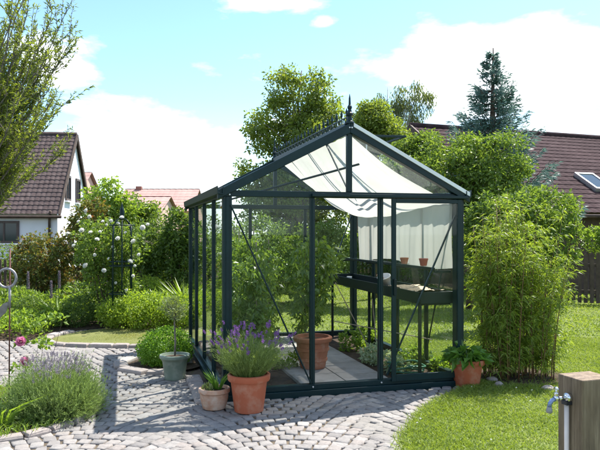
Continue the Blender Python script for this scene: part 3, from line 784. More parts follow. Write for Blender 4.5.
# --- spruce
def spruce():
    Y = 16.5; base = AT(492, 240, Y); o = thing('spruce_tree', 'tall blue green spruce with a pointed top before the brown roof', 'tree', (base.x, base.y, 0))
    H = AT(490, 48, Y).z; mb = MB(); mb.tube([(0, 0, -.1), (0, 0, H * .5), (.03, 0, H)], [.2, .11, .015], 8)
    P, D = [], []
    z = 1.3
    while z < H - .1:
        f = (H - z) / (H - 1.3); Rb = .04 + 2.05 * f ** 1.02; nb = int(7 + 7 * f)
        for i in range(nb):
            a = random.uniform(0, 2 * PI); Lb = Rb * random.uniform(.65, 1.12); rise = random.uniform(.05, .4) + .35 * (1 - f)
            e = Vector((math.cos(a) * Lb, math.sin(a) * Lb, rise * Lb)); pts = [Vector((0, 0, z)) + e * t_ + Vector((0, 0, -.22 * Lb * math.sin(PI * t_))) for t_ in (0, .33, .66, 1)]
            mb.tube(pts, [.022, .015, .009, .004], 4, False)
            m_ = int(22 + 95 * Lb)
            for _ in range(m_):
                t_ = random.uniform(.12, 1); q = Vector((0, 0, z)) + e * t_ + Vector((0, 0, -.22 * Lb * math.sin(PI * t_)))
                w_ = .30 * (1 - t_ * .7) * min(Lb, 1); sd = Vector((-math.sin(a), math.cos(a), 0)) * random.uniform(-w_, w_)
                P.append(q + sd + Vector((0, 0, random.uniform(-.12, .02)))); dd = e.normalized() * .8 + sd * 2.2 + Vector((random.gauss(0, .3), random.gauss(0, .3), random.uniform(-.5, .25))); D.append(dd)
        z += random.uniform(.15, .25)
    mb.build('trunk', M['bark'], o, True)
    leaves('crown', np.array(P), np.array(D), .15, .03, L['spruce'], o, .3, .15)
spruce()
# --- willow
def willow():
    bx, by = -4.75, 8.6; o = thing('willow_tree', 'loose willow with rising thin branches at the edge of the garden', 'tree', (bx, by, 0))
    mb = MB(); mb.tube([(0, 0, -.05), (.05, 0, .7), (.0, .05, 1.4), (.1, 0, 2.0)], [.17, .13, .12, .10], 10)
    P, D = [], []
    for i in range(124):
        a = random.gauss(-.1, 1.1) if i < 84 else random.uniform(0, 2 * PI); el = random.uniform(.5, 1.3)
        d = Vector((math.cos(a) * math.cos(el), math.sin(a) * math.cos(el), math.sin(el)))
        p = Vector((random.uniform(0, .12), random.uniform(-.05, .08), random.uniform(1.3, 2.2))); Lb = random.uniform(1.9, 3.4) if el > .75 else random.uniform(1.2, 2.15)
        pts = []; q = p.copy(); n_ = 12
        for k_ in range(n_):
            pts.append(q.copy()); d = (d + Vector((random.gauss(0, .05), random.gauss(0, .05), .05 + random.gauss(0, .035)))).normalized(); q = q + d * Lb / n_
        mb.tube(pts, [.019 * (1 - k_ / n_) ** 1.1 + .0025 for k_ in range(n_)], 5, False)
        for k_ in range(2, n_):
            for _ in range(random.randint(1, 3)):
                b0 = pts[k_ - 1].lerp(pts[k_], random.random()); dd = (pts[k_] - pts[k_ - 1]).normalized(); tl = random.uniform(.18, .6)
                td = (dd + Vector((random.gauss(0, .5), random.gauss(0, .5), random.uniform(.0, .5)))).normalized(); tp = [b0]
                for s_ in range(4): td = (td + Vector((random.gauss(0, .12), random.gauss(0, .12), .08))).normalized(); tp.append(tp[-1] + td * tl / 4)
                mb.tube(tp, [.005, .004, .0035, .003, .002], 4, False)
                for _ in range(int(76 * tl)):
                    s_ = random.uniform(.15, 3.99); i_ = int(s_); P.append(tp[i_].lerp(tp[i_ + 1], s_ - i_)); D.append(td * .8 + Vector((random.gauss(0, .7), random.gauss(0, .7), random.gauss(-.1, .5))))
    mb.build('trunk', M['bark_grey'], o, True)
    leaves('crown', np.array(P), np.array(D), .07, .017, L['willow'], o, .2, .1)
random.seed(23); willow(); random.seed(31)

def pxl(base, Y, items, dy=.8):       # lobes in local coordinates of a base, from outlines in the photo
    return [(l[0] - base[0], l[1] - base[1], l[2], *l[3:]) for l in lobes_px(Y, items, dy)]
def pb(name, label, cat, px, Y, items, n, Ln, W, lm, group=None, **kw):
    q = AT(px, 300, Y); b_ = (q.x, q.y, 0)
    return bush(name, label, cat, b_, pxl(b_, Y, items), n, Ln, W, lm, group, **kw)
# background shrubs, left
pb('copper_shrub', 'rounded shrub with reddish copper leaves before the white house', 'shrub', 45, 14, [(45, 258, 28, 26), (30, 262, 18, 24), (60, 262, 16, 24), (45, 285, 30, 24)], 6500, .085, .045, L['red'], stems=9)
pb('rose_shrub_red', 'dark red flushed shrub behind the white roses', 'shrub', 90, 13.5, [(84, 222, 17, 20), (95, 212, 12, 14), (78, 245, 16, 24), (92, 262, 20, 34)], 4200, .08, .045, L['red'], stems=8)
for px, Y, items, lab, lm in ((110, 20, [(105, 200, 20, 20), (125, 212, 20, 18), (95, 225, 18, 22)], 'light green leafy tree before the distant red roof', 'light'),
                              (140, 21, [(142, 214, 16, 16), (128, 225, 18, 18)], 'small pale tree just left of the distant roof, partly covering it', 'shrub')):
    q = AT(px, 240, Y)
    tree('leafy_tree', lab, 'tree', (q.x, q.y, 0), 2.6, .06, lobes_px(Y, items), 90, 45, .3, .13, .07, L[lm], M['bark'], limbs=.5, first=.1)
for px, Y, items, lab, lm, n_ in ((150, 13.2, [(150, 245, 26, 26), (142, 268, 26, 28), (165, 262, 24, 34)], 'dark green shrub between the rose bush and the greenhouse', 'shrub_dark', 6500),
                              (182, 12.6, [(180, 232, 18, 24), (186, 262, 18, 36), (172, 250, 14, 24)], 'tall dark green shrub hard by the greenhouse side', 'shrub_dark', 6500),
                              (215, 14.5, [(215, 240, 30, 24), (205, 272, 30, 30), (235, 262, 26, 36)], 'dark shrub seen through the side glass of the greenhouse', 'shrub_dark', 6000),
                              (265, 13.8, [(262, 238, 26, 22), (275, 265, 30, 30), (250, 275, 26, 30)], 'broad shrub straight behind the greenhouse rear wall', 'shrub_dark', 6000),
                              (318, 14.2, [(312, 245, 24, 22), (328, 250, 22, 30), (305, 272, 26, 28)], 'mid green shrub behind the tomato stake', 'shrub', 6000),
                              (10, 15.5, [(5, 262, 20, 16), (-10, 270, 26, 20), (25, 280, 16, 16)], 'low green shrub under the house window', 'shrub', 3000)):
    pb('garden_shrub', lab, 'shrub', px, Y, items, n_, .085, .042, L[lm], 'shrubs round the lawn', stems=8)
# rose bush with white flowers
ro = pb('rose_bush', 'climbing rose bush covered in white blossoms beside the obelisk', 'rose bush', 105, 11.0, [(102, 250, 26, 30), (118, 262, 22, 34), (88, 246, 16, 22), (110, 290, 28, 32), (130, 240, 18, 22), (92, 228, 12, 14)], 6500, .065, .04, L['shrub'], stems=12, inner=.35)
def blossom(r=.045):
    P, D = [], []
    for ring, (n_, tilt) in enumerate(((5, .25), (6, .7), (6, 1.15))):
        for i in range(n_):
            a = 2 * PI * i / n_ + ring * .6; P.append((math.cos(a) * .004, math.sin(a) * .004, 0)); D.append((math.cos(a) * math.sin(tilt), math.sin(a) * math.sin(tilt), math.cos(tilt)))
    P, D = np.array(P), np.array(D)
    Sd = norm(np.cross(D, [0, 0, 1.]) + 1e-6); V = []
    for p, d, s in zip(P, D, Sd):
        V += [p, p + d * r * .7 + s * r * .55, p + d * r + np.array([0, 0, r * .1]), p + d * r * .7 - s * r * .55]
    return np.array(V)
bv = blossom(.040)
first = None
for px, py in ((87, 211), (90, 217), (103, 222), (107, 225), (111, 221), (82, 231), (91, 233), (122, 218), (118, 224), (143, 228), (148, 225), (68, 234), (109, 259), (134, 242), (130, 262), (135, 266), (133, 276), (118, 239), (86, 266), (97, 240), (74, 246), (100, 232), (113, 247), (126, 233), (95, 255), (79, 222), (116, 283), (139, 255), (104, 271), (127, 290)):
    p = AT(px, py, 10.45 + random.uniform(-.1, .1)) - ro.location
    if first is None: bo = first = np_obj('blossom', bv, quads(len(bv) // 4), L['white'], ro)
    else: bo = first.copy(); COL.objects.link(bo); bo.parent = ro
    bo.location = p; bo.rotation_euler = (random.uniform(.5, 1.4), 0, random.uniform(-.8, .8)); bo.scale = [random.uniform(.6, 1.25)] * 3
# right side shrubs
pb('viburnum_shrub', 'large pale green shrub with whitish tips right behind the bamboo', 'shrub', 545, 10.5, [(545, 215, 36, 28), (520, 225, 30, 34), (556, 242, 24, 30), (532, 265, 34, 38), (570, 215, 14, 16)], 9000, .08, .036, L['shrub'], stems=10)
pb('garden_shrub', 'bright shrub rising behind the brown fence below the roof', 'shrub', 594, 15.2, [(595, 240, 14, 14), (607, 248, 16, 16), (612, 232, 14, 14)], 2200, .08, .04, L['light'], 'shrubs round the lawn', stems=6)
pb('garden_shrub', 'dense mid green shrub between the gable corner and the bamboo', 'shrub', 490, 10.2, [(490, 225, 26, 30), (500, 255, 26, 40), (478, 265, 18, 40), (470, 240, 14, 26)], 6000, .075, .036, L['shrub_dark'], 'shrubs round the lawn', stems=8)
for px, Y, items, lab, n_ in ((355, 20, [(350, 255, 30, 26), (372, 262, 26, 22)], 'far hedge shrub seen through the open greenhouse door', 3500),
                              (405, 19.5, [(400, 258, 28, 22), (428, 262, 26, 22)], 'far shrub beneath the cloth beyond the bench', 3500),
                              (450, 19, [(452, 262, 26, 22), (470, 270, 22, 20)], 'far shrub beyond the lawn near the greenhouse corner', 3000)):
    pb('garden_shrub', lab, 'shrub', px, Y, items, n_, .11, .055, L['shrub'], 'shrubs round the lawn', stems=6)

# low planting behind the round lawn
def cover(name, x0, x1, y0, y1, n, h, Ln, W, lm):
    x = rng.uniform(x0, x1, n); y = rng.uniform(y0, y1, n)
    hh = h * (.55 + .45 * np.sin(x * 2.7 + 1.1 * np.sin(y * 2.1)) * np.sin(y * 2.3 + x * .7)); z = hh * rng.random(n) ** .5
    D = norm(np.stack([rng.normal(0, .6, n), rng.normal(-.2, .6, n), rng.uniform(.1, 1, n)], 1))
    tag(leaves(name, np.stack([x, y, z], 1), D, Ln, W, lm), kind='stuff')
cover('ground_cover_foliage', -7.5, -1.8, 10.9, 13.4, 12000, .55, .10, .045, L['shrub'])
cover('low_ground_cover_foliage', -7.5, -3.8, 9.4, 11.2, 7000, .32, .08, .04, L['light'])
lime = None
for i, (px, py, r_, h_, lab) in enumerate(((118, 326, .34, .46, 'lime green froth of flowers at the foot of the obelisk'), (140, 327, .40, .62, 'tallest lime green mound behind the round lawn'), (160, 326, .36, .55, 'lime green mound behind the clipped ball'),
                                 (181, 325, .34, .50, 'lime green mound touching the greenhouse side'), (30, 318, .36, .44, 'yellow green flowering mound by the dark round shrub'), (75, 316, .30, .40, 'yellow green flowering mound between the dark balls and roses'), (150, 312, .40, .70, 'pale lime mound farther back, half covered by the others'))):
    x, y = G(px, py + 2)
    o = bush('lime_mound', lab, 'flowering plant', (x, y, 0), [(0, 0, h_ * .5, r_, r_, h_ * .5)], 3000, .04, .03, L['lime'], 'lime green mounds behind the lawn', stems=0, inner=.6)
for px, py, r_, lab in ((78, 327, .26, 'dark clipped ball at the back edge of the round lawn'), (30, 326, .25, 'dark green ball near the metal stake'), (125, 300, .2, 'small dark ball deep in the bed')):
    x, y = G(px, py)
    bush('box_ball', lab, 'boxwood', (x, y, 0), [(0, 0, r_ * .95, r_, r_, r_)], 3600, .03, .018, L['shrub_dark'], 'dark balls in the bed', stems=0, inner=.8)
# strap leaved clumps
for px, py, h_, lab in ((172, 300, .75, 'tall strap leaf clump in front of the dark shrubs'), (185, 305, .85, 'strap leaf clump against the greenhouse side'), (58, 312, .55, 'upright strap leaf clump left of the roses')):
    x, y = G(px, py + 14); n = 90; a = rng.uniform(0, 2 * PI, n)
    o = thing('daylily_clump', lab, 'plant', (x, y, 0), 0, 'strap leaf clumps in the bed')
    V, F = bladesV(np.stack([np.cos(a) * .08, np.sin(a) * .08, np.zeros(n)], 1), np.stack([np.cos(a) * .35, np.sin(a) * .35, np.ones(n)], 1), h_ * rng.uniform(.6, 1.1, n), .03, .5)
    np_obj('foliage', V, F, L['light'], o)

# grey flower spires
for px, py, lab in ((27, 277, 'grey flower spire in front of the copper shrub'), (58, 276, 'pale flower spire before the rose bush'), (50, 286, 'short pale flower spire among the lime mounds')):
    q = AT(px, py, 11.2); o = thing('flower_spire', lab, 'plant', (q.x, q.y, 0), 0, 'flower spires in the bed')
    MB().tube([(0, 0, 0), (.02, 0, q.z)], [.006, .004], 5).build('stem', L['light'], o)
    n = 300; zz = rng.uniform(q.z - .22, q.z + .08, n); a = rng.uniform(0, 2 * PI, n); rr = .007 * (q.z + .14 - zz) / .3
    leaves('flower_spike', np.stack([.02 + np.cos(a) * rr, np.sin(a) * rr, zz], 1), np.stack([np.cos(a), np.sin(a), np.full(n, .9)], 1), .026, .016, L['mauve'], o)

# boxwood ball by the greenhouse
bush('boxwood_ball', 'bright green clipped boxwood ball in the stone edged bed', 'boxwood', BX, [(0, 0, .20, .285, .285, .205), (0.0, 0, .13, .29, .29, .14)], 11000, .026, .017, L['box'], stems=0, inner=.88)

# ------------------------------------------------------------------ potted plants
def pot(o, prof, m, soil_r, soil_z, n=40):
    p = MB().lathe(prof, n).build('pot', m, o, True); p.data.set_sharp_from_angle(angle=R(38))
    MB().lathe([(soil_r, soil_z - .004), (soil_r * .6, soil_z + .006), (.003, soil_z + .01)], 24).build('soil', M['soil'], o, True)
# grey green pot with a little standard tree
x, y = G(173, 381)
o = thing('potted_standard_tree', 'grey green glazed pot with a slim standard tree', 'potted plant', (x, y + .1, 0))
pot(o, [(.105, 0), (.11, .012), (.108, .03), (.13, .19), (.145, .215), (.158, .225), (.162, .245), (.158, .258), (.14, .26), (.128, .235)], M['glazed'], .135, .235)
MB().tube([(0, 0, .22), (.004, .0, .4), (-.003, 0, .58), (0, 0, .72)], [.011, .010, .009, .006], 8).build('trunk', M['bark_grey'], o, True)
C, d = lobe_pts([(0, 0, .74, .125, .125, .13)], 90, .2); mb = MB()
for c in C[:34]: limb(mb, (0, 0, random.uniform(.6, .72)), c, .004, .0015, -.05)
mb.build('branch', M['bark_grey'], o)
P, off = clump_leaves(C, 9, .045); leaves('crown', P, off + rdir(len(P)) * .03 + np.array([0, 0, .03]), .035, .012, L['olive'], o)
# small pale terracotta pot
x, y = G(213, 411)
o = thing('potted_succulent', 'small pale terracotta bowl pot with a spiky plant', 'potted plant', (x, y + .08, 0))
pot(o, [(.085, 0), (.10, .01), (.122, .09), (.125, .14), (.138, .15), (.14, .175), (.134, .185), (.118, .185), (.112, .165)], M['terra_pale'], .118, .165)
n = 46; a = rng.uniform(0, 2 * PI, n)
V, F = bladesV(np.stack([.03 + np.cos(a) * .02, np.sin(a) * .02, np.full(n, .165)], 1), np.stack([np.cos(a) * .55, np.sin(a) * .55, np.ones(n)], 1), rng.uniform(.10, .24, n), .014, .3)
np_obj('foliage', V, F, L['hosta'], o)
P, off = clump_leaves(np.array([[-.06, -.02, .18], [-.08, .03, .18], [-.03, -.06, .18]]), 40, .04); leaves('rosette', P, off + np.array([0, 0, .03]), .03, .014, L['olive'], o)
# lavender in the large pot
def spike_mesh(name, h, m, n=34, r=.009):
    zz = np.linspace(0, h, n); a = rng.uniform(0, 2 * PI, n); rr = r * (1 - .5 * zz / h)
    V = leafV(np.stack([np.cos(a) * rr * .3, np.sin(a) * rr * .3, zz], 1), np.stack([np.cos(a), np.sin(a), np.full(n, .7)], 1), r * 1.5, r * 1.1)
    o = np_obj(name, V, quads(n), m); me = o.data; bpy.data.objects.remove(o); return me
sp_purple = [spike_mesh('lavender flower', random.uniform(.028, .045), L['purple'], 26, .008) for _ in range(4)]
sp_mauve = [spike_mesh('faded lavender flower', random.uniform(.03, .045), L['mauve'], 22, .007) for _ in range(4)]
def lavender(o, z0, R0, H, nleaf, nstalk, nspike, meshes, spread, leafw=.006, low=.78, dome=False):
    a = rng.uniform(0, 2 * PI, nleaf); rr = R0 * rng.random(nleaf) ** .5
    P = np.stack([np.cos(a) * rr * (.8 if dome else .5), np.sin(a) * rr * (.8 if dome else .5), np.full(nleaf, z0)], 1)
    k = rr / R0 * spread; D = np.stack([np.cos(a) * k, np.sin(a) * k, np.ones(nleaf)], 1) + rng.normal(0, .12, (nleaf, 3))
    if dome:
        el_ = np.arcsin(rng.uniform(.05, 1, nleaf)); D = np.stack([np.cos(a) * np.cos(el_), np.sin(a) * np.cos(el_), np.sin(el_)], 1) + rng.normal(0, .1, (nleaf, 3)); D[:, 2] = np.abs(D[:, 2]); D[:, :2] *= .54; dl = np.linalg.norm(D, axis=1)
    Hs = H * (rng.uniform(.55, .98, nleaf) * dl if dome else rng.uniform(.45, .85, nleaf)); Dn = norm(D); lm_ = L['lavender_bush' if dome else 'lavender']
    V, F = bladesV(P, D, Hs, leafw * .6, .12); np_obj('stem', V, F, lm_, o)
    k_ = 13 if dome else 12; t_ = rng.uniform(.25, 1.0, (nleaf, k_)); bp_ = (P[:, None] + Dn[:, None] * (Hs[:, None] * t_)[..., None]).reshape(-1, 3)
    leaves('foliage', bp_, np.repeat(Dn, k_, 0) * .75 + rdir(nleaf * k_) * .62 + np.array([0, 0, .15]), .036, .0052, lm_, o, .2, .0)
    a = rng.uniform(0, 2 * PI, nstalk); k = spread * rng.random(nstalk) ** .6
    P = np.stack([np.cos(a) * R0 * .35 * k, np.sin(a) * R0 * .35 * k, np.full(nstalk, z0)], 1)
    D = norm(np.stack([np.cos(a) * k, np.sin(a) * k, np.ones(nstalk)], 1) + rng.normal(0, .08, (nstalk, 3)))
    Ls = H * rng.uniform(low, 1.03, nstalk); V, F = bladesV(P, D, Ls, .0035, .0); np_obj('stalk', V, F, L['lavender'], o)
    T_ = P + D * (Ls * .97)[:, None]
    for i in range(nspike):
        b_ = bpy.data.objects.new('flower_spike', meshes[i % 4]); link(b_, o); b_.location = T_[i]; b_.rotation_mode = 'QUATERNION'
        b_.rotation_quaternion = Vector(D[i]).to_track_quat('Z', 'Y')
    return T_, D
x, y = G(248, 414)
o = thing('potted_lavender', 'large orange terracotta pot of purple flowering lavender at the glasshouse corner', 'potted plant', (x, y + .1, 0))
pot(o, [(.118, 0), (.125, .006), (.158, .262), (.178, .268), (.184, .278), (.186, .318), (.178, .325), (.162, .325), (.156, .295)], M['terra_bright'], .158, .295)
lavender(o, .29, .22, .50, 560, 190, 98, sp_purple, .86, .004, .62)
# lavender bush in the bed
o = thing('lavender_bush', 'big rounded lavender bush with faded mauve spikes in the edged bed', 'lavender', (-2.06, 5.5, 0))
T_, D_ = lavender(o, .01, .27, .50, 3600, 230, 100, sp_mauve, .55, .0045, .72, True)
V, F = [], []
me0 = sp_mauve[0]; mv = np.array([v_.co[:] for v_ in me0.vertices]); nf = len(mv) // 4
allV = []
for i in range(100, len(T_)):
    d = D_[i]; e1 = norm(np.cross(d, [0, 1., .2])); e2 = np.cross(d, e1); allV.append(T_[i] + mv[:, :1] * e1 + mv[:, 1:2] * e2 + mv[:, 2:] * d)
q = np_obj('further_flower_spikes', np.concatenate(allV), quads(nf * len(allV)), L['mauve'], o); q['kind'] = 'stuff'
# pot by the right corner
x, y = G(470, 388)
o = thing('potted_hosta', 'orange terracotta pot with broad bright leaves beside the bamboo', 'potted plant', (x, y + .12, 0))
pot(o, [(.118, 0), (.124, .006), (.152, .212), (.172, .216), (.178, .226), (.18, .262), (.172, .27), (.156, .27), (.15, .245)], M['terra_bright'], .152, .245)
n = 75; a = rng.uniform(0, 2 * PI, n); k = rng.random(n) ** .5
Pb = np.stack([np.cos(a) * k * .17, np.sin(a) * k * .17, .27 + .13 * rng.random(n) * (1.2 - k)], 1); mb = MB()
for p in Pb: mb.tube([(p[0] * .15, p[1] * .15, .245), (p[0] * .6, p[1] * .6, .245 + (p[2] - .245) * .8), tuple(p)], .003, 4, False)
mb.build('stalk', L['hosta'], o)
leaves('foliage', np.repeat(Pb, 2, 0), np.repeat(np.stack([np.cos(a), np.sin(a), np.full(n, .15)], 1), 2, 0) + rng.normal(0, .5, (2 * n, 3)), .12, .075, L['hosta'], o, .15, .25)

# terracotta urn inside
x, y = G(313, 376); ux, uy = x, y + .15
o = thing('banded_urn', 'big banded terracotta urn on the slab path inside', 'plant pot', (ux, uy, .062))
pot(o, [(.13, 0), (.14, .015), (.15, .08), (.162, .085), (.162, .11), (.155, .115), (.17, .19), (.182, .195), (.182, .22), (.174, .226), (.182, .285), (.205, .292), (.214, .31), (.214, .335), (.20, .345), (.178, .345), (.17, .31)], M['terracotta'], .172, .31)
MB().tube([(-.03, .03, .30), (-.03, .05, .7), (-.01, .05, 1.05)], [.014, .013, .008], 7).build('trunk', M['bark_grey'], o, True)
C, d = lobe_pts([(0, .02, 1.15, .28, .26, .28), (.12, 0, .85, .22, .2, .18), (-.1, .1, .75, .15, .15, .2)], 60, .3)
P, off = clump_leaves(C, 14, .09); leaves('crown', P, off + rdir(len(P)) * .07 - np.array([0, 0, .02]), .075, .042, L['tomato'], o, .2, .3)
mb = MB()
for c in C[:24]: limb(mb, (-.02, .05, random.uniform(.6, 1.0)), c, .005, .002, 0)
mb.build('branch', M['bark_grey'], o)
# tall plants in the inside bed
for i, (a, c, h_, lab) in enumerate(((.36, .55, 1.35, 'staked tall leafy plant just inside the corner glass'), (.45, 1.15, 1.5, 'tall bushy plant second inside the side glass'), (.40, 1.8, 1.45, 'tall bushy plant in the middle of the inner bed'), (.45, 2.45, 1.5, 'tall bushy plant near the rear glass'),
                                  (1.0, 2.85, 1.35, 'bushy green plant against the rear glass wall'), (1.55, 2.9, 1.2, 'slender leafy plant near the rear corner post'))):
    p = gw(a, c, .03)
    ob = thing('greenhouse_plant', lab, 'plant', p, 0, 'tall plants inside the greenhouse')
    mb = MB(); mb.tube([(0, 0, 0), (.02, .01, h_ * .5), (-.01, .0, h_ * .95)], [.012, .010, .004], 6)
    C, d = lobe_pts([(0, 0, h_ * .68, .27, .27, h_ * .34), (.03, -.03, h_ * .32, .22, .22, h_ * .25)], 130, .15)
    for c_ in C[:40]: limb(mb, (0, 0, min(max(c_[2] * .85, .1), h_ * .9)), c_, .005, .0015, .05)
    mb.build('stem', L['tomato'], ob)
    P, off = clump_leaves(C, 15, .075); leaves('foliage', P, off + rdir(len(P)) * .07 - np.array([0, 0, .015]), .062, .03, L['tomato'], ob, .2, .35)
    MB().tube([(.06, .03, 0), (.06, .03, h_ * 1.05)], .007, 6).build('stake', M['fence_pale'], ob)
# low plants along the right inner bed
for i, (px, py, r_, h_, lm, lab) in enumerate(((352, 345, .16, .3, 'light', 'fresh green low plant beside the slab path'), (375, 358, .18, .22, 'silver', 'silvery low plant before the bench legs'), (398, 366, .16, .16, 'silver', 'silvery white flowered plant by the green hose'), (440, 366, .14, .12, 'light', 'small low plant by the right front base'), (365, 338, .15, .28, 'light', 'leafy low plant under the far end of the bench'), (415, 358, .18, .18, 'tomato', 'dark low plant under the bench'))):
    x, y = G(px, py + 8)
    bush('bed_plant', lab, 'plant', (x, y, .03), [(0, 0, h_ * .45, r_, r_, h_ * .55)], 420, .055, .03, L[lm], 'low plants in the inner bed', stems=3, inner=.2, r=.004)
for i, (px, py, lab) in enumerate(((262, 372, 'low rosette plant behind the potted lavender'), (285, 374, 'fresh green seedling clump left of the urn'))):
    x, y = G(px, py)
    bush('bed_plant', lab, 'plant', (x, y + .1, .03), [(0, 0, .08, .2, .14, .1)], 380, .05, .026, L['light'], 'low plants in the inner bed', stems=0, inner=.2)
hs = MB(); pts = []
for i in range(90):
    t_ = i / 89 * 2 * PI * 2.6; r_ = .17 + .02 * math.sin(i * .7); p = gw(2.02 + r_ * 1.1 * math.cos(t_), .42 + r_ * .8 * math.sin(t_), .05 + i * .0012 + .02 * math.sin(t_ * 1.3) ** 2); pts.append(p)
ho = hs.tube(pts, .011, 7).build('garden_hose', M['hose'], None, True); tag(ho, 'green garden hose coiled inside by the front glass', 'hose')
# canes leaning over the inner bed
for i, (p, q, lab) in enumerate(((gw(1.75, 2.0, .9), gw(2.1, 1.6, .03), 'steep thin cane under the bench'), (gw(1.7, 1.9, .42), gw(2.36, .5, .38), 'long level cane tied along the bed'), (gw(2.0, 1.35, .75), gw(2.05, 1.3, .03), 'short upright cane at the bench leg'))):
    o = MB().tube([p, q], .006, 6).build('support_cane', M['fence_pale']); tag(o, lab, 'cane', 'canes in the inner bed')

# ------------------------------------------------------------------ bamboo
def bamboo():
    c0 = Vector((2.30, 6.93, 0)); o = thing('bamboo_clump', 'tall clump of bamboo with bare reddish canes at its foot', 'bamboo', c0)
    P, D = [], []
    for i in range(84):
        a = random.uniform(0, 2 * PI); r_ = .40 * math.sqrt(random.random()); b_ = Vector((math.cos(a) * r_, math.sin(a) * r_ * .75, -.01))
        h = random.uniform(1.2, 2.05) * (1.07 - .25 * r_ / .4); ln = Vector((math.cos(a), math.sin(a) * .8, 0)) * (r_ / .4) * random.uniform(.03, .17) * h + Vector((random.gauss(0, .05), random.gauss(0, .05), 0))
        pts = [b_ + ln * (t_ ** 1.6) + Vector((0, 0, h * t_)) for t_ in [k / 6 for k in range(7)]]
        ends = pts[-1] + Vector((ln.x, ln.y, 0)) * .5 + Vector((0, 0, -.02)); pts.append(ends)
        rr = random.uniform(.0035, .0062)
        MB().tube(pts, [rr, rr, rr * .95, rr * .85, rr * .7, rr * .5, rr * .35, rr * .2], 6).build('cane', M['cane'], o, True)
        for _ in range(random.randint(22, 30)):
            t_ = random.uniform(.06, 1) ** .9; k = min(int(t_ * 6), 5); q = pts[k].lerp(pts[k + 1], t_ * 6 - k)
            aa = random.uniform(0, 2 * PI); tl = random.uniform(.08, .26); td = Vector((math.cos(aa), math.sin(aa), random.uniform(.1, .9))).normalized()
            for _ in range(random.randint(8, 14)):
                s_ = random.random(); P.append(q + td * tl * s_ + Vector((0, 0, -.12 * tl * s_))); D.append(td * .7 + Vector((random.gauss(0, .6), random.gauss(0, .6), random.gauss(-.25, .4))))
    P, D = np.array(P), np.array(D)
    leaves('foliage', P, D, .078, .0115, L['bamboo'], o, .2, .35)
bamboo()
# stones at the bamboo's foot
for i, (px, py, r_, lab) in enumerate(((492, 381, .06, 'pale stone nearest the orange pot'), (499, 386, .05, 'small pale stone at the foot of the bamboo'), (548, 390, .07, 'grey stone right of the bamboo canes'))):
    x, y = G(px, py); mb = MB()
    prof = [(r_ * .8, -.02), (r_, .01), (r_ * .85, .03), (r_ * .4, .045)]; mb.lathe(prof, 9, (0, 0, 0))
    mb.v = [(v_[0] * random.uniform(.85, 1.2), v_[1] * random.uniform(.75, 1.1), v_[2]) for v_ in mb.v]
    o = mb.build('stone', M['kerbstone'], None, True); o.location = (x, y, 0); tag(o, lab, 'stone', 'stones round the bamboo')

# ------------------------------------------------------------------ tap post
tp = thing('tap_post', 'weathered square timber post carrying a garden tap', 'post', (1.367, 3.15, 0), math.atan2(.053, .16))
ptop = .83
# local x runs along the right face, local y along the left face (away)
pm = MB()
pm.box(0, .20, 0, .17, -.1, ptop); po = pm.build('timber', M['sleeper'], tp, False, .006)
pipe = MB().tube([(-.018, .085, -.05), (-.018, .085, .70)], .0115, 12).build('water_pipe', M['pipe'], tp, True)
fl = MB().lathe([(.022, 0), (.024, .004), (.024, .022), (.016, .028)], 16).build('wall_flange', M['chrome'], tp, True)
fl.rotation_euler = (0, R(-90), 0); fl.location = (0, .085, .728)
cl_ = MB().box(-.034, -.0, .066, .104, .695, .712); cl_.build('pipe_clip', M['iron'], tp)
tap = MB().tube([(-.012, .085, .728), (-.05, .085, .728), (-.075, .085, .729)], [.010, .0095, .011], 12)
tap.tube([(-.07, .085, .728), (-.082, .085, .730), (-.09, .085, .728)], [.014, .016, .013], 12)
tap.tube([(-.08, .085, .730), (-.08, .085, .752), (-.08, .085, .758)], [.011, .010, .012], 12)
tap.build('tap_body', M['chrome'], tp, True)
MB().tube([(-.085, .085, .727), (-.105, .085, .722), (-.118, .085, .708), (-.122, .085, .692)], [.0105, .0105, .0105, .0105], 12).build('tap_spout', M['blue'], tp, True)
MB().lathe([(.013, 0), (.0155, .004), (.0155, .016), (.012, .022), (.012, .03)], 14, (-.122, .085, .662)).build('hose_connector', M['iron_grey'], tp, True)
hd = MB().tube([(-.08, .085, .756), (-.08, .085, .775)], .005, 8); hd.tube([(-.08, .07, .776), (-.08, .085, .781), (-.08, .10, .776)], [.005, .007, .005], 8)
hd.build('tap_handle', M['chrome'], tp, True)

# ------------------------------------------------------------------ obelisk, stake, pink rose
x, y = G(122, 327)
o = thing('rose_obelisk', 'dark blue metal rose obelisk with hoops and a pointed finial', 'obelisk', (x, y, 0), R(18))
w = .15
for sx in (-1, 1):
    for sy in (-1, 1): MB().tube([(sx * w, sy * w, -.02), (sx * w * .95, sy * w * .95, 1.45), (sx * w * .9, sy * w * .9, 1.66)], .011, 8).build('upright_rod', M['frame'], o, True)
for z in (.55, 1.0, 1.07, 1.66):
    MB().ring((0, 0, z), w * 1.33, .009, 'z', 28, 6).build('hoop', M['frame'], o, True)
for sx in (-1, 1):
    for sy in (-1, 1): MB().tube([(sx * w * .9, sy * w * .9, 1.66), (sx * .07, sy * .07, 1.75), (0, 0, 1.78)], .008, 6).build('top_arch', M['frame'], o, True)
MB().tube([(0, 0, .0), (0, 0, 1.8)], .011, 8).build('upright_rod', M['frame'], o, True)
MB().lathe([(.03, 1.76), (.035, 1.79), (.036, 1.9), (.03, 1.93), (.018, 1.95), (.012, 1.99), (.003, 2.03)], 14).build('finial', M['frame'], o, True)

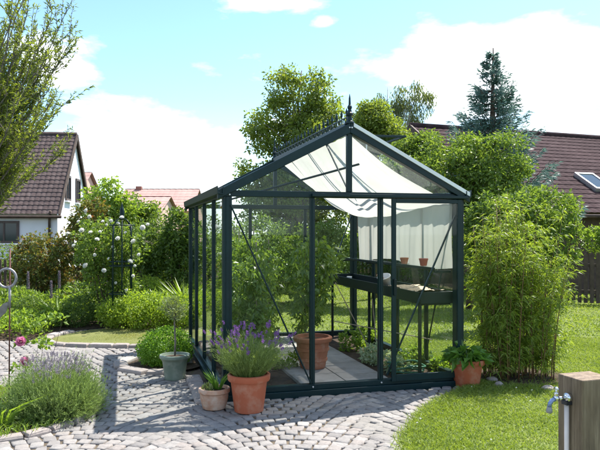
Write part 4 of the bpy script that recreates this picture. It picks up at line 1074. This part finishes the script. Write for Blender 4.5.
x, y = G(9, 402)
o = thing('garden_stake', 'thin rusty garden stake with a grey ring ornament near its top', 'garden stake', (x, y, 0))
MB().tube([(0, 0, -.02), (.005, 0, .7), (.01, 0, 1.40)], .0065, 8).build('rod', M['rust'], o, True)
MB().ring((-.015, -.01, 1.13), .085, .012, 'y', 28, 8).build('ring', M['iron_grey'], o, True)
MB().tube([(.012, -.012, 1.05), (.012, -.012, .86)], .012, 8).build('tube', M['iron_grey'], o, True)
lf = MB().add([(.01, -.01, .92), (-.04, -.03, .90), (-.14, -.01, .80), (-.12, .02, .74), (-.03, .0, .82), (.01, -.006, .915), (-.04, -.024, .895), (-.14, -.004, .795), (-.12, .026, .735), (-.03, .006, .815)],
    [(0, 1, 2, 3, 4), (9, 8, 7, 6, 5), (0, 5, 6, 1), (1, 6, 7, 2), (2, 7, 8, 3), (3, 8, 9, 4), (4, 9, 5, 0)]).build('metal_leaf', M['iron_grey'], o)
pr = bush('pink_rose', 'small rose plant with two pink blooms above the lavender', 'rose bush', (-2.42, 5.95, 0), [(0, .02, .55, .16, .12, .14), (.12, .0, .72, .16, .06, .06), (-.1, 0, .35, .2, .15, .3)], 260, .05, .032, L['light'], stems=8, inner=.1, r=.004)
bp = blossom(.05)
for px, py in ((21, 342), (25, 362)):
    b_ = np_obj('blossom', bp, quads(len(bp) // 4), L['pink'], pr); b_.location = AT(px, py, 5.82) - pr.location; b_.rotation_euler = (R(65), 0, random.uniform(-.5, .5))
# strappy leaves and weeds in the bed corner
n = 70; a = rng.uniform(0, 2 * PI, n); o = thing('iris_clump', 'strap leaved clump at the foot of the metal stake', 'plant', (-2.42, 5.2, 0))
V, F = bladesV(np.stack([np.cos(a) * .1, np.sin(a) * .1, np.zeros(n)], 1), np.stack([np.cos(a) * .7, np.sin(a) * .7, np.ones(n)], 1), rng.uniform(.2, .42, n), .022, .6)
np_obj('foliage', V, F, L['light'], o)
n = 4200; x = rng.uniform(-3.2, -1.85, n); y = rng.uniform(4.7, 6.4, n); k = pip(x, y, lav_bed); x, y = x[k], y[k]; n = len(x)
V, F = bladesV(np.stack([x, y, np.full(n, .01)], 1), norm(np.stack([rng.normal(0, .6, n), rng.normal(0, .6, n), np.ones(n)], 1)), rng.uniform(.03, .14, n), .009, .5)
tag(np_obj('bed_weeds', V, F, L['light']), kind='stuff')

# ------------------------------------------------------------------ fences
def fence(name, label, p, q, h, m, pw=.07, gap=.05, group=None):
    p, q = Vector((*p, 0)), Vector((*q, 0)); ln = (q - p).length; o = thing(name, label, 'fence', p, math.atan2(q.y - p.y, q.x - p.x), group)
    mb = MB(); x = 0
    while x < ln:
        hh = h * random.uniform(.97, 1.02); a = x; b_ = x + pw
        mb.prism([(a, 0, .04), (b_, 0, .04), (b_, 0, hh - .05), ((a + b_) / 2, 0, hh), (a, 0, hh - .05)], (0, .018, 0)); x += pw + gap
    mb.build('picket_panel', m, o)
    for z in (h * .25, h * .75): MB().box(0, ln, .02, .06, z - .035, z + .035).build('rail', m, o)
    x = .05
    while x < ln: MB().box(x, x + .09, .062, .15, -.1, h * .98).build('fence_post', m, o); x += 2.2
    return o
fence('picket_fence', 'dark wooden picket fence half hidden behind the flower bed', (-8.2, 14.9), (-1.4, 14.6), .95, M['fence_wood'], .06, .06)
fence('plank_fence', 'dark brown picket fence under the brown tiled roof', (4.9, 14.2), (10, 12.6), 1.12, M['fence_wood'], .075, .045)

# ------------------------------------------------------------------ houses
def tiled_roof(name, p, along, up, wl, sl, m, parent, tw=.30, th=.36, amp=.05, thick=.05):
    """corrugated tiled slope: p eave corner, along/up unit vectors"""
    p, a, u = Vector(p), Vector(along).normalized(), Vector(up).normalized(); nrm = a.cross(u).normalized()
    na = int(wl / tw * 5); nr = int(sl / th); xs = np.linspace(0, wl, na + 1)
    rows = []
    for r_ in range(nr):
        rows += [(r_ * sl / nr, thick), ((r_ + 1) * sl / nr - .004, .004)]
    V = []
    for d, hgt in rows:
        wv = amp * np.abs(np.sin(PI * xs / tw)) ** .7 + hgt
        V.append(np.array(p)[None] + xs[:, None] * np.array(a)[None] + d * np.array(u)[None] + wv[:, None] * np.array(nrm)[None])
    V = np.array(V); idx = np.arange(V.shape[0] * (na + 1)).reshape(V.shape[0], na + 1)
    F = np.stack([idx[:-1, :-1], idx[:-1, 1:], idx[1:, 1:], idx[1:, :-1]], -1).reshape(-1, 4)
    return np_obj(name, V.reshape(-1, 3), F, m, parent)
def window(parent, c, a, n, w, h, fm, shutter=False):
    """window in a wall: centre c, wall direction a, outward normal n"""
    c, a, n = Vector(c), Vector(a).normalized(), Vector(n).normalized(); z = Vector((0, 0, 1))
    def blk(mb, a0, a1, z0, z1, n0, n1):
        vs = [c + a * A + z * Z + n * N for N in (n0, n1) for A, Z in ((a0, z0), (a1, z0), (a1, z1), (a0, z1))]
        mb.add(vs, [(3, 2, 1, 0), (4, 5, 6, 7), (0, 1, 5, 4), (1, 2, 6, 5), (2, 3, 7, 6), (3, 0, 4, 7)])
    mb = MB(); t_ = .09
    blk(mb, -w / 2, w / 2, h / 2 - t_, h / 2, .002, .06); blk(mb, -w / 2, w / 2, -h / 2, -h / 2 + t_, .002, .06)
    blk(mb, -w / 2, -w / 2 + t_, -h / 2 + t_, h / 2 - t_, .002, .06); blk(mb, w / 2 - t_, w / 2, -h / 2 + t_, h / 2 - t_, .002, .06)
    blk(mb, -.03, .03, -h / 2 + t_, h / 2 - t_, .004, .05)
    wo = mb.build('window', fm, parent)
    mb = MB(); blk(mb, -w / 2 + t_, w / 2 - t_, -h / 2 + t_, h / 2 - t_, .003, .02); mb.build('pane', M['win_glass'], wo)
    mb = MB(); blk(mb, -w / 2 - .06, w / 2 + .06, -h / 2 - .06, -h / 2 - .002, .003, .12); mb.build('sill', M['white_paint_and_sky_sheen'], wo)
OH = .10
def house(name, label, C, g, half, length, eave, ridge, roofm, wallm, wins_front=(), wins_gable=(), over=.35, extra=None, group=None, tile=(.19, .235, .028, .024)):
    """C front gable-eave corner; g gable direction (away); body runs along e = left of g"""
    C = Vector((*C, 0)); g = Vector((*g, 0)).normalized(); e = Vector((-g.y, g.x, 0))
    if extra == 'right': e = -e
    o = thing(name, label, 'house', C, 0, group); Z = Vector((0, 0, 1))
    def L_(a, b_, z): return e * a + g * b_ + Z * z
    w = MB(); prof = [(0, -.2), (0, eave), (half, ridge), (2 * half, eave), (2 * half, -.2)]
    w.prism([L_(0, b_, z) for b_, z in prof], e * length); w.build('wall', wallm, o)
    sl = math.hypot(half, ridge - eave); ud = (g * half + Z * (ridge - eave)).normalized(); ov = over
    p = L_(-OH, 0, eave) - ud * ov + Z * .05
    al = e
    fl = (al.cross(ud)).z < 0
    if fl: p = p + e * (length + 2 * OH); al = -e
    tiled_roof('roof', p, al, ud, length + 2 * OH, sl + ov, roofm, o, *tile)
    ud2 = (-g * half + Z * (ridge - eave)).normalized(); p2 = L_(-OH, 2 * half, eave) - ud2 * ov + Z * .05; al2 = -al
    if fl: pass
    p2 = p2 if (e.cross(ud2)).z > 0 else p2 + e * (length + 2 * OH)
    al2 = e if (e.cross(ud2)).z > 0 else -e
    tiled_roof('roof', p2, al2, ud2, length + 2 * OH, sl + ov, roofm, o, *tile)
    rc = MB().tube([L_(-OH, half, ridge + .07), L_(length + OH, half, ridge + .07)], .10, 8).build('ridge_tile', roofm, o, True)
    for s, b0, u in ((0, 0, ud), (1, 2 * half, ud2)):
        q0 = L_(-OH - .02, b0, eave) - u * ov + Z * .01; q1 = L_(-OH - .02, half, ridge + .01)
        MB().bar(q0, q1, .05, .2).build('barge_board', M['wood_dark'], o)
    MB().tube([L_(-.2, 0, eave - .02) - ud * (ov + .02), L_(length, 0, eave - .02) - ud * (ov + .02)], .06, 8).build('gutter', M['wood_dark'], o, True)
    for a, z, ww, hh in wins_front: window(o, L_(a, 0, z), e, -g, ww, hh, M['window_frame'])
    for b_, z, ww, hh in wins_gable: window(o, L_(0, b_, z), g, -e, ww, hh, M['window_frame'])
    return o, L_
h1, L1 = house('white_house', 'white house with a steep brown pantile roof and dark windows', (-9.33, 25), (-.126, .992), 3.02, 13, 2.42, 5.68, M['tile_brown'], M['wall_white'],
      wins_front=[(1.95, 1.55, 1.1, .85), (5, 1.5, 1.1, 1.0)], wins_gable=[(1.7, 3.35, .85, 1.05), (3.6, 3.35, .85, 1.05), (2.2, 1.2, 1, 1.1), (4.4, 1.2, 1, 1.1)])
MB().tube([L1(.2, -.25, 2.35), L1(.28, -.08, 1.95), L1(.28, -.06, -.1)], .05, 8).build('downpipe', M['wood_dark'], h1, True)
# brown roofed house on the right
hp = AT(413, 128, 20); dr = Vector((.935, .355, 0)); nn = Vector((.355, -.935, 0))
h2C = Vector((hp.x, hp.y, 0)) + nn * 4.0
h2, L2 = house('brown_house', 'low house under a long dark red brown tiled roof with skylight', (h2C.x, h2C.y), (-nn.x, -nn.y), 4.0, 15, 2.25, hp.z, M['tile_dark'], M['wood_dark'], extra='right', over=.5, tile=(.22, .26, .012, .02))
ud = (Vector((-nn.x, -nn.y, 0)) * 4.0 + Vector((0, 0, hp.z - 2.25))).normalized(); nr_ = dr.cross(ud).normalized()
# skylight lies on the slope where the photo shows it
def on_roof(px, py):
    d = Vector(((px - CX) / FPX, 1, (HOR - py) / FPX)); o_ = Vector((0, 0, CAMZ)); p0 = h2C + Vector((0, 0, 2.32)); t_ = (p0 - o_).dot(nr_) / d.dot(nr_); return o_ + d * t_
c_ = on_roof(593, 184) - h2C + nr_ * .05
sk = MB(); 
def blk2(mb, a0, a1, u0, u1, n0, n1):
    vs = [c_ + dr * A + ud * B + nr_ * N for N in (n0, n1) for A, B in ((a0, u0), (a1, u0), (a1, u1), (a0, u1))]
    mb.add(vs, [(3, 2, 1, 0), (4, 5, 6, 7), (0, 1, 5, 4), (1, 2, 6, 5), (2, 3, 7, 6), (3, 0, 4, 7)])
blk2(sk, -.34, .34, .42, .48, -.05, .07); blk2(sk, -.34, .34, -.48, -.42, -.05, .07); blk2(sk, -.34, -.28, -.42, .42, -.05, .07); blk2(sk, .28, .34, -.42, .42, -.05, .07)
so = sk.build('skylight', M['alu'], h2); sk = MB(); blk2(sk, -.28, .28, -.42, .42, -.02, .05); sk.build('pane', M['win_glass'], so)
# far houses
def far_house(label, px0, px1, ytop, yeave, Y, rm, chim=None):
    a, b_ = AT(px0, ytop, Y), AT(px1, ytop, Y); ze = AT(0, yeave, Y - 3).z
    o = thing('far_house', label, 'house', (a.x, a.y - 3, 0), 0, 'distant red roofed houses'); ln = b_.x - a.x
    w = MB().prism([(0, 0, -.2), (0, 0, ze), (0, 3, a.z), (0, 6, ze), (0, 6, -.2)][::-1], (ln, 0, 0)).build('wall', M['wall_peach'], o)
    sl = math.hypot(3, a.z - ze)
    tiled_roof('roof', (-.2, -.3, ze - .1), (1, 0, 0), (0, 3, a.z - ze), ln + .4, sl + .4, rm, o, .4, .45, .012, .014)
    tiled_roof('roof', (ln + .2, 6.3, ze - .1), (-1, 0, 0), (0, -3, a.z - ze), ln + .4, sl + .4, rm, o, .4, .45, .012, .014)
    if chim: MB().box(ln * chim, ln * chim + .4, 2.8, 3.2, a.z - .4, a.z + .25).build('chimney', M['brick'], o)
far_house('distant house with a wide pale red roof and a small chimney', 128, 197, 190, 210, 46, M['roof_far'], .12)
far_house('distant low house with a peach red roof in front of the wide one', 137, 168, 197, 214, 38, M['roof_far'])
far_house('distant house with a narrow orange roof just behind the white house', 79, 89, 174, 204, 40, M['roof_far'])

# ------------------------------------------------------------------ sky, sun, camera
SUN = Vector((.83, .90, 1.95)).normalized(); el = math.asin(SUN.z); az = math.atan2(SUN.x, SUN.y)
w = bpy.data.worlds.new('World'); S.world = w; w.use_nodes = True; nt = w.node_tree
bg = nt.nodes['Background']
sky = node(nt, 'ShaderNodeTexSky'); sky.sky_type = 'NISHITA'; sky.sun_disc = False; sky.sun_elevation = el; sky.sun_rotation = az
sky.air_density = 1.0; sky.dust_density = .6; sky.ozone_density = 1.0
tc = nt.nodes.new('ShaderNodeTexCoord'); sep = node(nt, 'ShaderNodeSeparateXYZ'); nt.links.new(tc.outputs['Generated'], sep.inputs[0])
def math_(op, a, b_=None, clamp=False):
    n = node(nt, 'ShaderNodeMath', operation=op); n.use_clamp = clamp
    for i, v in enumerate((a, b_)):
        if v is None: continue
        if isinstance(v, (int, float)): n.inputs[i].default_value = v
        else: nt.links.new(v, n.inputs[i])
    return n.outputs[0]
A_ = math_('ARCTAN2', sep.outputs[0], sep.outputs[1]); E_ = math_('ARCSINE', sep.outputs[2])
mp = node(nt, 'ShaderNodeMapping'); mp.inputs['Scale'].default_value = (1, 1, 2.6); nt.links.new(tc.outputs['Generated'], mp.inputs[0])
n1 = noise(nt, 6.5, 9, .58, vec=mp.outputs[0]); n2 = noise(nt, 1.9, 3, .5, vec=mp.outputs[0])
field = None
for px, py, rx, ry, amp in ((155, 148, 112, 50, .9), (60, 62, 42, 26, .8), (515, 78, 130, 52, 1.0), (560, 125, 90, 30, .8), (280, 3, 55, 14, .75), (325, 22, 18, 8, .62), (562, 27, 12, 7, .6), (400, 150, 160, 40, .45), (40, 200, 120, 50, .5)):
    a0 = math.atan((px - CX) / FPX); e0 = math.atan((HOR - py) / FPX * math.cos(a0)); sa, se = rx / FPX, ry / FPX
    da = math_('DIVIDE', math_('SUBTRACT', A_, a0), sa); de = math_('DIVIDE', math_('SUBTRACT', E_, e0), se)
    r2 = math_('ADD', math_('MULTIPLY', da, da), math_('MULTIPLY', de, de))
    g_ = math_('MULTIPLY', math_('EXPONENT', math_('MULTIPLY', r2, -.9)), amp)
    field = g_ if field is None else math_('MAXIMUM', field, g_)
rest = math_('MULTIPLY', math_('SUBTRACT', n2, .36), 2.4)  # unseen clouds outside the view, thickened to add fill light
behind = math_('GREATER_THAN', math_('ABSOLUTE', A_), .62)
field = math_('MAXIMUM', field, math_('MULTIPLY', rest, behind))
cl = math_('ADD', field, math_('MULTIPLY', math_('SUBTRACT', n1, .5), 2.1))
mask = ramp(nt, [(.36, (0, 0, 0)), (.5, (.18, .18, .18)), (.64, (.62, .62, .62)), (.95, (1, 1, 1))], cl).outputs[0]
tint = mixc(nt, 1.0, sky.outputs[0], (.66, .83, .90), 'MULTIPLY')
haze = ramp(nt, [(0, (.55, .55, .55)), (.08, (.28, .28, .28)), (.2, (.06, .06, .06)), (.5, (0, 0, 0))], E_).outputs[0]
tint = mixc(nt, haze, tint, (5.2, 6.1, 6.6))
skyc = mixc(nt, mask, tint, (7.6, 7.75, 7.9))
nt.links.new(skyc, bg.inputs[0]); bg.inputs[1].default_value = .13
sl_ = bpy.data.lights.new('sun', 'SUN'); sl_.energy = 5.0; sl_.angle = R(.53); sl_.color = (1, .95, .87)
so_ = bpy.data.objects.new('sun', sl_); COL.objects.link(so_); so_.rotation_euler = SUN.to_track_quat('Z', 'Y').to_euler(); so_.location = (6, 8, 14)
cam = bpy.data.cameras.new('camera'); cam.lens = FPX / 600 * 36; cam.sensor_width = 36; cam.clip_end = 1500; cam.clip_start = .05
cam.shift_y = (HOR - 225) / 600
co = bpy.data.objects.new('camera', cam); COL.objects.link(co); co.location = (0, 0, CAMZ); co.rotation_euler = (R(90), 0, 0); S.camera = co
S.render.engine = 'CYCLES'
c = S.cycles; c.use_denoising = True; c.max_bounces = 10; c.transparent_max_bounces = 40; c.diffuse_bounces = 4; c.glossy_bounces = 4; c.transmission_bounces = 6; c.caustics_reflective = False; c.caustics_refractive = False
c.sample_clamp_indirect = 6
try: c.denoiser = 'OPENIMAGEDENOISE'
except Exception: pass
S.view_settings.view_transform = 'Standard'; S.view_settings.look = 'None'; S.view_settings.exposure = 1.25; S.view_settings.gamma = 1; S.view_settings.use_curve_mapping = False
